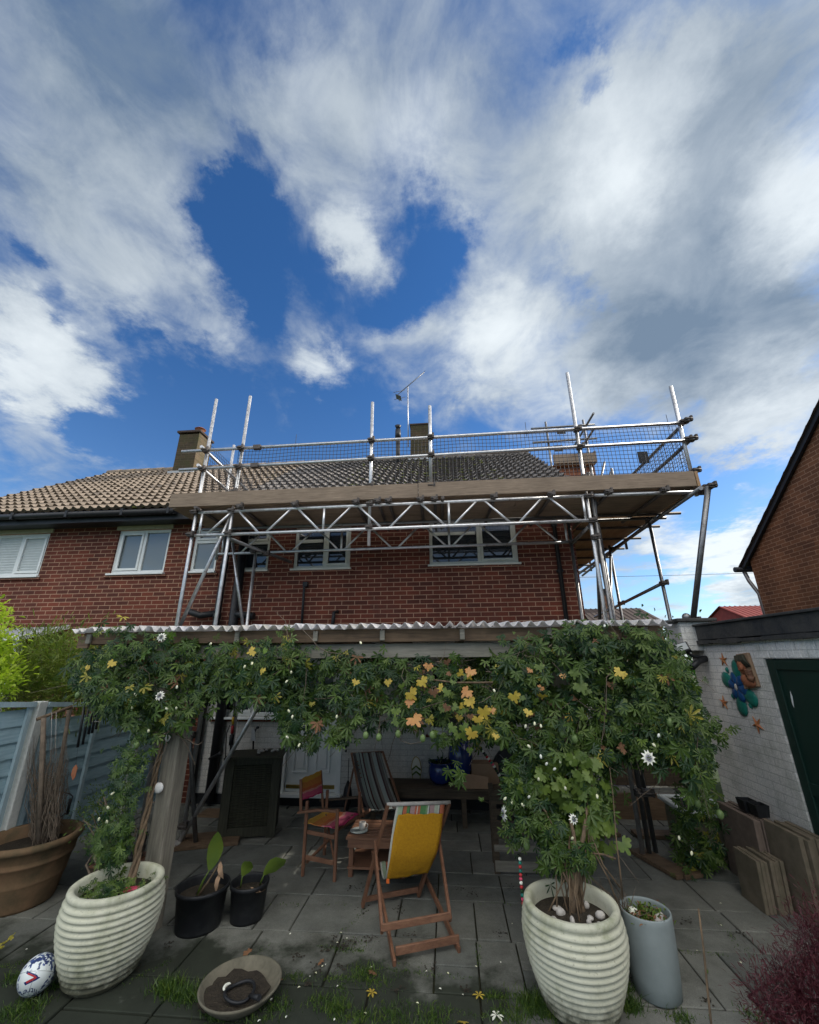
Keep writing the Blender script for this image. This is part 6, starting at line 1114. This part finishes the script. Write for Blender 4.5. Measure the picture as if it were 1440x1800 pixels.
lv.build('foliage', LM, VR)
g = MB()
base = Vector((PRx+.03, PRy+.02, .45))
trk = [((1010, 1480), (1000, 1400), (985, 1300)), ((1025, 1470), (1040, 1380), (1050, 1280)), ((985, 1470), (940, 1400), (905, 1330)), ((1000, 1500), (1010, 1420), (1020, 1300)), ((965, 1480), (935, 1420), (915, 1390))]
for i, t_ in enumerate(trk):
    ps = [base+Vector((rr.gauss(0, .05), rr.gauss(0, .03), 0))]+[at(x, y, Y=3.6+.15*k) for k, (x, y) in enumerate(t_)]; qs = []
    for a, b_ in zip(ps, ps[1:]):
        for k in range(5): qs.append(a.lerp(b_, k/5)+Vector((rr.gauss(0, .006), rr.gauss(0, .006), 0)))
    g.path(qs, [.018*(1-.6*j/len(qs))*(.5 if i > 1 else 1) for j in range(len(qs))], 7)
for i in range(12): a = base+Vector((rr.gauss(0, .1), rr.gauss(0, .06), 0)); b_ = at(1000+rr.gauss(0, 25), 1490, Y=3.6); g.path([a, a.lerp(b_, .4)+Vector((rr.gauss(0, .02), 0, 0)), b_], [.006, .005, .003], 5)
# bare shoots on the right
for pts_ in (((1012, 1590), (1030, 1530), (1035, 1480), (1030, 1420)), ((1090, 1600), (1070, 1545), (1045, 1500), (1030, 1450)), ((1095, 1580), (1090, 1530), (1083, 1470), (1078, 1400), (1072, 1350)), ((1083, 1510), (1060, 1502), (1040, 1500), (1030, 1490)), ((1090, 1560), (1060, 1520), (1040, 1470))): g.path([at(x, y, Y=3.62) for x, y in pts_], [.007, .006, .004, .003, .002][:len(pts_)], 6)
g.build('stem', M['bark'], VR); g = MB(); strands(g, R4, 90, 3.7, 4.1, .004); strands(g, [(900, 1130), (940, 1130), (930, 1170), (905, 1165)], 10, 3.75, 3.8, .003); tag(g.build('tendrils', M['twig'], VR), kind='stuff')
flower(VR, at(1140, 1332, Y=3.60), (.05, -1, .25), .052); flower(VR, at(886, 1430, Y=3.58), (-1, -.3, .1), .05); flower(VR, at(1008, 1440, Y=3.58), (.3, -1, .4), .035)
for (x, y) in ((1010, 1299), (1177, 1270), (1222, 1232), (990, 1290), (1214, 1408), (1226, 1412), (1266, 1432), (926, 1486), (993, 1393), (1238, 1390), (1230, 1240)): fruit(VR, at(x, y, Y=3.68 if x < 1200 else 4.0), .026)
for (x, y) in ((940, 1272), (951, 1276), (924, 1277), (930, 1312), (951, 1330), (985, 1338), (961, 1343), (947, 1370), (888, 1404), (900, 1410), (919, 1415), (930, 1401), (1158, 1293), (1150, 1310), (1198, 1338), (1220, 1330), (1229, 1252), (1006, 1474), (994, 1386), (1194, 1473), (1216, 1500), (1050, 1400), (975, 1352), (869, 1214), (1063, 1100)): bud(VR, at(x, y, Y=3.60 if x < 1190 else 3.9), .0092, rr.choice(['bud', 'petal', 'bud', 'bud']))
# dark woody tangle and a shade of older leaves behind
# ---- grape vine
GV = thing('grape_vine', (PRx+.06, PRy+.03, .45), "grape vine with yellow and orange autumn leaves woven through the passion flower", 'vine')
def grape(lv, P, nrm, size, mi, rot0=0):
    nrm = Vector(nrm).normalized(); _, u_, v_ = basis(nrm); dn = Vector((0, 0, -1)); a0 = math.atan2(dn.dot(v_), dn.dot(u_))+rot0; pts = [P]; prof = [.18, .62, .50, .82, .60, .70, .52, .98, .52, .70, .60, .82, .50, .62, .18]; n_ = 29
    for i in range(n_):
        t = i/(n_-1); q = t*(len(prof)-1); k = min(int(q), len(prof)-2); r_ = prof[k]*(1-q+k)+prof[k+1]*(q-k); r_ *= (1+.07*(1 if i % 2 else -1)); a = a0-2.55+5.1*t; cup = -.18*r_*r_*size+.03*size*math.sin(a*5); pts.append(P+(u_*math.cos(a)+v_*math.sin(a))*r_*size+nrm*cup)
    lv.poly(pts, [(0, i, i+1) for i in range(1, n_)], mi)
spots = [(753, 1177, 1, .055), (741, 1204, 2, .068), (721, 1226, 2, .078), (727, 1270, 1, .095), (696, 1256, 3, .06), (697, 1275, 4, .055), (828, 1186, 1, .07), (808, 1190, 2, .045), (822, 1222, 1, .08), (786, 1222, 4, .055), (762, 1222, 0, .06), (825, 1238, 2, .075), (850, 1256, 2, .08), (903, 1230, 2, .07), (916, 1232, 4, .05), (948, 1178, 4, .058), (830, 1295, 2, .07), (838, 1285, 4, .06), (814, 1284, 4, .06), (796, 1285, 3, .06), (786, 1170, 0, .045), (1020, 1212, 4, .085), (1010, 1190, 4, .06), (932, 1185, 1, .035), (952, 1216, 1, .04), (990, 1195, 1, .04), (445, 1152, 2, .06), (466, 1150, 4, .05), (462, 1185, 2, .05), (425, 1192, 4, .04), (198, 1172, 2, .06), (154, 1180, 2, .045), (626, 1205, 2, .045), (682, 1205, 2, .05), (706, 1212, 4, .04), (720, 1240, 1, .06), (929, 1258, 2, .05), (872, 1300, 2, .04), (1018, 1370, 4, .07), (1090, 1188, 2, .06), (1000, 1425, 4, .07), (840, 1270, 2, .06), (865, 1255, 1, .04), (786, 1250, 0, .05)]
mats_g = [M['brown_leaf'], M['orange'], M['yellow'], M['grapegreen'], M['leaf3']]
for x, y, mi, s_ in spots:
    lv = Leaves(); P = at(x, y-8, Y=3.60+rr.uniform(0, .05)); grape(lv, P, (rr.gauss(0, .35), -1, rr.gauss(.25, .3)), s_*1.05, 0, rr.gauss(0, .5)); mt_l = mats_g[mi]; lv.build('leaf', [mt_l], GV)
lv = Leaves()
for _ in range(110):
    x, y = rr.gauss(1030, 25), rr.uniform(1325, 1490)
    if rr.random() < .2: x, y = rr.gauss(960, 30), rr.uniform(1345, 1400)
    grape(lv, at(x, y, Y=3.62+rr.uniform(0, .15)), (rr.gauss(0, .5), -1, rr.gauss(.2, .5)), rr.uniform(.05, .09), rr.choice([0, 0, 0, 1, 1, 0]), rr.gauss(0, .8))
for _ in range(60): grape(lv, at(rr.uniform(760, 1100), rr.uniform(1170, 1320), Y=3.7+rr.uniform(0, .2)), (rr.gauss(0, .5), -1, rr.gauss(.2, .5)), rr.uniform(.035, .06), rr.choice([0, 0, 1, 2, 3]), rr.gauss(0, .8))
lv.build('foliage', [M['grapegreen'], M['leaf3'], M['yellow'], M['brown_leaf']], GV)
g = MB(); ps = [Vector((PRx+.08, PRy+.05, .45)), at(1020, 1500, Y=3.7), at(1012, 1460, Y=3.75), at(1005, 1380, Y=3.8), at(990, 1250, Y=3.85), at(900, 1200, Y=3.85), at(800, 1200, Y=3.82), at(720, 1190, Y=3.82)]; qs = []
for a, b_ in zip(ps, ps[1:]):
    for k in range(5): qs.append(a.lerp(b_, k/5)+Vector((rr.gauss(0, .008), rr.gauss(0, .008), 0)))
g.path(qs, [.021*(1-.75*j/len(qs)) for j in range(len(qs))], 8); g.build('trunk', M['bark'], GV)
# ---- shrubs on the left
def shrub(name, label, cat, pts_poly, n_, y0, y1, ls, lw, mat, upb=.4, stems=30, base=None, group=None, clumps=40, spread=.12, bm='twig'):
    xs = [p_[0] for p_ in pts_poly]; ys = [p_[1] for p_ in pts_poly]; T = thing(name, base, label, cat, group); lv = Leaves(); seeds = []
    while len(seeds) < clumps:
        x, y = rr.uniform(min(xs), max(xs)), rr.uniform(min(ys), max(ys))
        if inpoly(x, y, pts_poly): seeds.append(at(x, y, Y=rr.uniform(y0, y1)))
    for _ in range(n_):
        s_ = rr.choice(seeds); P = s_+Vector((rr.gauss(0, spread), rr.gauss(0, spread), rr.gauss(0, spread))); d = (P-s_)+Vector((rr.gauss(0, .06), rr.gauss(0, .06), rr.gauss(upb*.1, .06))); lv.blade(P, d, Vector((rr.gauss(0, .5), rr.gauss(0, .5), 1)), ls*rr.uniform(.6, 1.2), lw, rr.choice([0, 0, 0, 1]))
    lv.build('foliage', mat, T); g = MB(); b_ = Vector(base)
    for s_ in seeds[:stems]: g.path([b_+Vector((rr.gauss(0, .04), rr.gauss(0, .04), 0)), b_.lerp(s_, .6)+Vector((rr.gauss(0, .08), rr.gauss(0, .08), .1)), s_], [.014, .009, .004], 5)
    g.build('branches', M[bm], T); return T
shrub('garden_shrub', "yellow-green shrub at the left edge above the fence, sunlight painted into its leaves", 'shrub', [(-90, 1060), (-15, 1062), (-5, 1100), (8, 1120), (14, 1160), (14, 1228), (-90, 1235)], 5200, 4.25, 4.7, .07, .032, [M['leaf_sunpaint'], M['leaf_sunpaint']], base=(-5.1, 4.5, 0), clumps=70, spread=.075)
shrub('bamboo', "feathery olive-green bamboo clump behind the blue fence under the brick wall", 'bamboo', [(0, 1150), (50, 1130), (90, 1124), (110, 1138), (150, 1130), (175, 1150), (185, 1236), (0, 1236)], 8500, 4.9, 5.8, .11, .014, [M['bamboo'], M['leaf3']], base=(-5.3, 5.8, 0), clumps=90, spread=.13)
shrub('small_bush', "small grey-green leafy bush between the terracotta tub and the left planter", 'bush', [(140, 1410), (200, 1395), (215, 1440), (210, 1500), (160, 1490), (145, 1450)], 900, 4.1, 4.6, .035, .013, [M['leaf1'], M['leaf3']], base=(-3.05, 4.35, 0), clumps=30, spread=.06, stems=18)
shrub('japanese_maple', "burgundy feathery acer in the bottom right corner", 'shrub', [(1340, 1735), (1360, 1715), (1380, 1705), (1398, 1715), (1418, 1650), (1436, 1600), (1470, 1600), (1470, 1830), (1345, 1830)], 7500, 2.7, 3.15, .035, .0045, [M['acer'], M['acer']], base=(1.95, 3.0, 0), clumps=95, spread=.05, stems=40, bm='acer')
# hedge and gate behind the side passage
GT = thing('side_gate', (2.7, 8.3, 0), "dark wooden gate across the passage between house and garage", 'gate'); [MB().bx(2.30+i*.152, 2.30+i*.152+.146, 8.30, 8.32, .03, 1.85).build('gate_board', M['oldwood'], GT) for i in range(10)]; MB().bx(2.3, 3.82, 8.325, 8.36, .3, .4).bx(2.3, 3.82, 8.325, 8.36, 1.5, 1.6).build('ledge', M['oldwood'], GT)
shrub('side_hedge', "dark green hedge behind the gate between the two houses", 'hedge', [(1100, 1130), (1160, 1125), (1225, 1130), (1225, 1330), (1120, 1330)], 6000, 8.9, 10.5, .09, .05, [M['leaf2'], M['leaf1']], base=(3.9, 9.6, 0), clumps=60, spread=.28)
# ---- ground cover: grass tufts, petals, leaves
lv = Leaves()
def tuft(x, y, n_, sp, h):
    c_ = Z0(x, y)
    for _ in range(n_):
        P = c_+Vector((rr.gauss(0, sp), rr.gauss(0, sp*.8), -.005)); d = Vector((rr.gauss(0, .5), rr.gauss(0, .5), 1)).normalized(); l = h*rr.uniform(.4, 1.2); s_ = d.cross(Vector((rr.gauss(0, 1), rr.gauss(0, 1), 0))).normalized()*.0022; b2 = Vector((rr.gauss(0, .3), rr.gauss(0, .3), -.1))*l
        lv.poly([P-s_, P+s_, P+d*l*.6+s_*.8, P+d*l*.6-s_*.8, P+d*l+b2*.6], [(0, 1, 2, 3), (3, 2, 4)], rr.choice([0, 0, 0, 1]))
for (x, y, n_, sp, h) in ((295, 1742, 420, .055, .085), (330, 1755, 300, .05, .08), (385, 1785, 200, .05, .07), (20, 1785, 260, .06, .06), (60, 1770, 200, .05, .06), (25, 1725, 160, .04, .06), (45, 1800, 200, .05, .05), (100, 1735, 90, .03, .06), (520, 1720, 130, .035, .035), (490, 1770, 200, .06, .05), (640, 1710, 200, .045, .045), (660, 1725, 160, .05, .035), (590, 1775, 260, .05, .06), (690, 1790, 330, .07, .05), (760, 1795, 260, .06, .05), (560, 1760, 150, .05, .04), (940, 1770, 520, .06, .085), (975, 1780, 420, .05, .085), (900, 1790, 220, .06, .06), (880, 1750, 90, .04, .03), (1110, 1775, 220, .03, .10), (1100, 1740, 120, .02, .08), (1200, 1795, 120, .04, .05), (1330, 1790, 150, .05, .04), (630, 1795, 200, .05, .05), (450, 1795, 160, .06, .04), (860, 1752, 60, .02, .04), (625, 1660, 90, .06, .018), (600, 1725, 120, .08, .02), (700, 1705, 100, .08, .02)): tuft(x, y, n_, sp, h)
# low moss and weeds along the joints
for x0, y0, x1, y1, n_ in ((480, 1718, 660, 1722, 260), (600, 1722, 600, 1800, 160), (560, 1665, 640, 1672, 200), (400, 1700, 480, 1660, 90), (860, 1750, 1000, 1752, 160), (840, 1700, 842, 1660, 40), (1190, 1672, 1280, 1680, 50), (600, 1640, 645, 1600, 70), (300, 1690, 210, 1735, 80), (120, 1640, 240, 1640, 60), (0, 1700, 60, 1690, 60), (640, 1700, 830, 1720, 120), (700, 1760, 860, 1790, 120), (480, 1590, 620, 1592, 50), (840, 1590, 925, 1590, 30), (1000, 1760, 1250, 1790, 120), (1240, 1600, 1330, 1690, 50)):
    for _ in range(n_): t = rr.random(); tuft(x0+(x1-x0)*t+rr.gauss(0, 2), y0+(y1-y0)*t+rr.gauss(0, 2), 2, .012, .018)
o = lv.build('grass_tufts', [M['grass'], M['grapegreen']]); tag(o, "green grass and weeds growing between the paving slabs", 'grass', kind='stuff')
def flat_leaf(x, y, size, mat, label, kind='fallen_leaf', group=None, lobes=True, star6=False):
    lv = Leaves(); P = Z0(x, y, .012)
    if star6:
        for i in range(6): a = i*math.pi/3+rr.gauss(0, .15); lv.blade(P, Vector((math.cos(a), math.sin(a), .1)), Vector((0, 0, 1)), size*rr.uniform(.8, 1.1), size*.34, 0)
    elif lobes: grape(lv, P, (rr.gauss(0, .25), rr.gauss(0, .25), 1), size, 0, rr.uniform(0, 6))
    else:
        a = rr.uniform(0, 6.3); lv.blade(P, Vector((math.cos(a), math.sin(a), .05)), Vector((0, 0, 1)), size, size*.6, 0)
    o = lv.build(kind, [mat]); o.data.transform(Matrix.Translation(-P)); o.location = P; tag(o, label, 'leaf' if 'leaf' in kind else 'petal', group)
flat_leaf(435, 1672, .05, M['brown_leaf'], "dry brown curled leaf just beyond the shallow bowl", group='fallen leaves on the patio'); flat_leaf(498, 1722, .055, M['brown_leaf'], "reddish brown leaf touching the right rim of the shallow bowl", group='fallen leaves on the patio', lobes=False); flat_leaf(656, 1708, .05, M['brown_leaf'], "orange-brown leaf on the grass in front of the front deckchair", group='fallen leaves on the patio')
flat_leaf(654, 1745, .042, M['yellow'], "pale yellow star-shaped leaf on the dark slabs below the deckchair", star6=True, group='fallen leaves on the patio'); flat_leaf(873, 1785, .046, M['petal'], "creamy white star-shaped leaf near the bottom edge", star6=True, group='fallen leaves on the patio'); flat_leaf(842, 1750, .04, M['yellow'], "yellow-green star-shaped leaf left of the right planter foot", star6=True, group='fallen leaves on the patio'); flat_leaf(813, 1795, .05, M['yellow'], "yellow crumpled leaf cut by the bottom edge", group='fallen leaves on the patio')
flat_leaf(1245, 1712, .045, M['grapegreen'], "small green leaf on the slab left of the bamboo cane", lobes=False, group='fallen leaves on the patio'); flat_leaf(563, 1690, .04, M['brown_leaf'], "small brown lobed leaf on the mossy patch left of the deckchair", group='fallen leaves on the patio')
for (x, y) in ((595, 1657), (601, 1640), (565, 1700), (572, 1697), (556, 1712), (545, 1718), (523, 1737), (592, 1735), (786, 1709), (771, 1738), (731, 1763), (748, 1708), (655, 1700), (459, 1793), (610, 1648), (512, 1640), (880, 1690), (1270, 1628), (1265, 1588), (1228, 1672), (1300, 1690), (900, 1625), (790, 1640), (835, 1698), (505, 1785), (480, 1755), (815, 1750), (640, 1780), (590, 1790), (49, 1668)):
    flat_leaf(x, y, rr.uniform(.014, .022), M['bud'] if rr.random() < .6 else M['petal'], "one of the small pale petals scattered over the paving slabs", kind='fallen_petal', group='pale petals scattered on the patio', lobes=False)
g = MB()
for (x, y) in ((640, 1600), (700, 1600), (650, 1650), (620, 1655), (720, 1645), (830, 1570), (810, 1560), (640, 1560), (660, 1555), (600, 1660), (590, 1650), (605, 1662), (575, 1668), (900, 1560), (760, 1560), (620, 1560), (450, 1570), (475, 1540), (560, 1700), (600, 1700), (540, 1730), (700, 1740), (760, 1700), (820, 1740), (300, 1660), (240, 1700), (520, 1680), (880, 1640), (1210, 1620), (1240, 1760), (1100, 1720), (1300, 1640), (60, 1690), (120, 1660)):
    for _ in range(16):
        P = Z0(x+rr.gauss(0, 7), y+rr.gauss(0, 4), .008); a = rr.uniform(0, 6.3); d = Vector((math.cos(a), math.sin(a), rr.uniform(-.1, .3)))*rr.uniform(.008, .018); s_ = Vector((-d.y, d.x, 0))*.6; g.add([P, P+d*.5+s_, P+d, P+d*.5-s_], [(0, 1, 2, 3)])
o = g.build('leaf_litter', M['soil']); tag(o, "dark crumbs of leaf litter lying on the slabs", 'leaf litter', kind='stuff')

SP = thing('leaf_sprig', tuple(Z0(10, 1660, .02)), "pale yellow-green leaf sprig at the left edge above the rugby ball", 'sprig')
lv = Leaves()
for (x, y) in ((2, 1664), (6, 1658), (12, 1655), (20, 1648), (24, 1644), (0, 1668)): lv.palmate(Z0(x, y, .06), (0, -.5, 1), .03, 0, 5, .5)
lv.build('leaves', [M['leaf4']], SP); MB().path([Z0(-10, 1672, .03), Z0(10, 1658, .05), Z0(25, 1645, .05)], .002, 4).build('stem', M['twig'], SP)
blackpot(1.95, 2.98, .17, .20, "black plastic pot holding the burgundy acer at the bottom right corner")
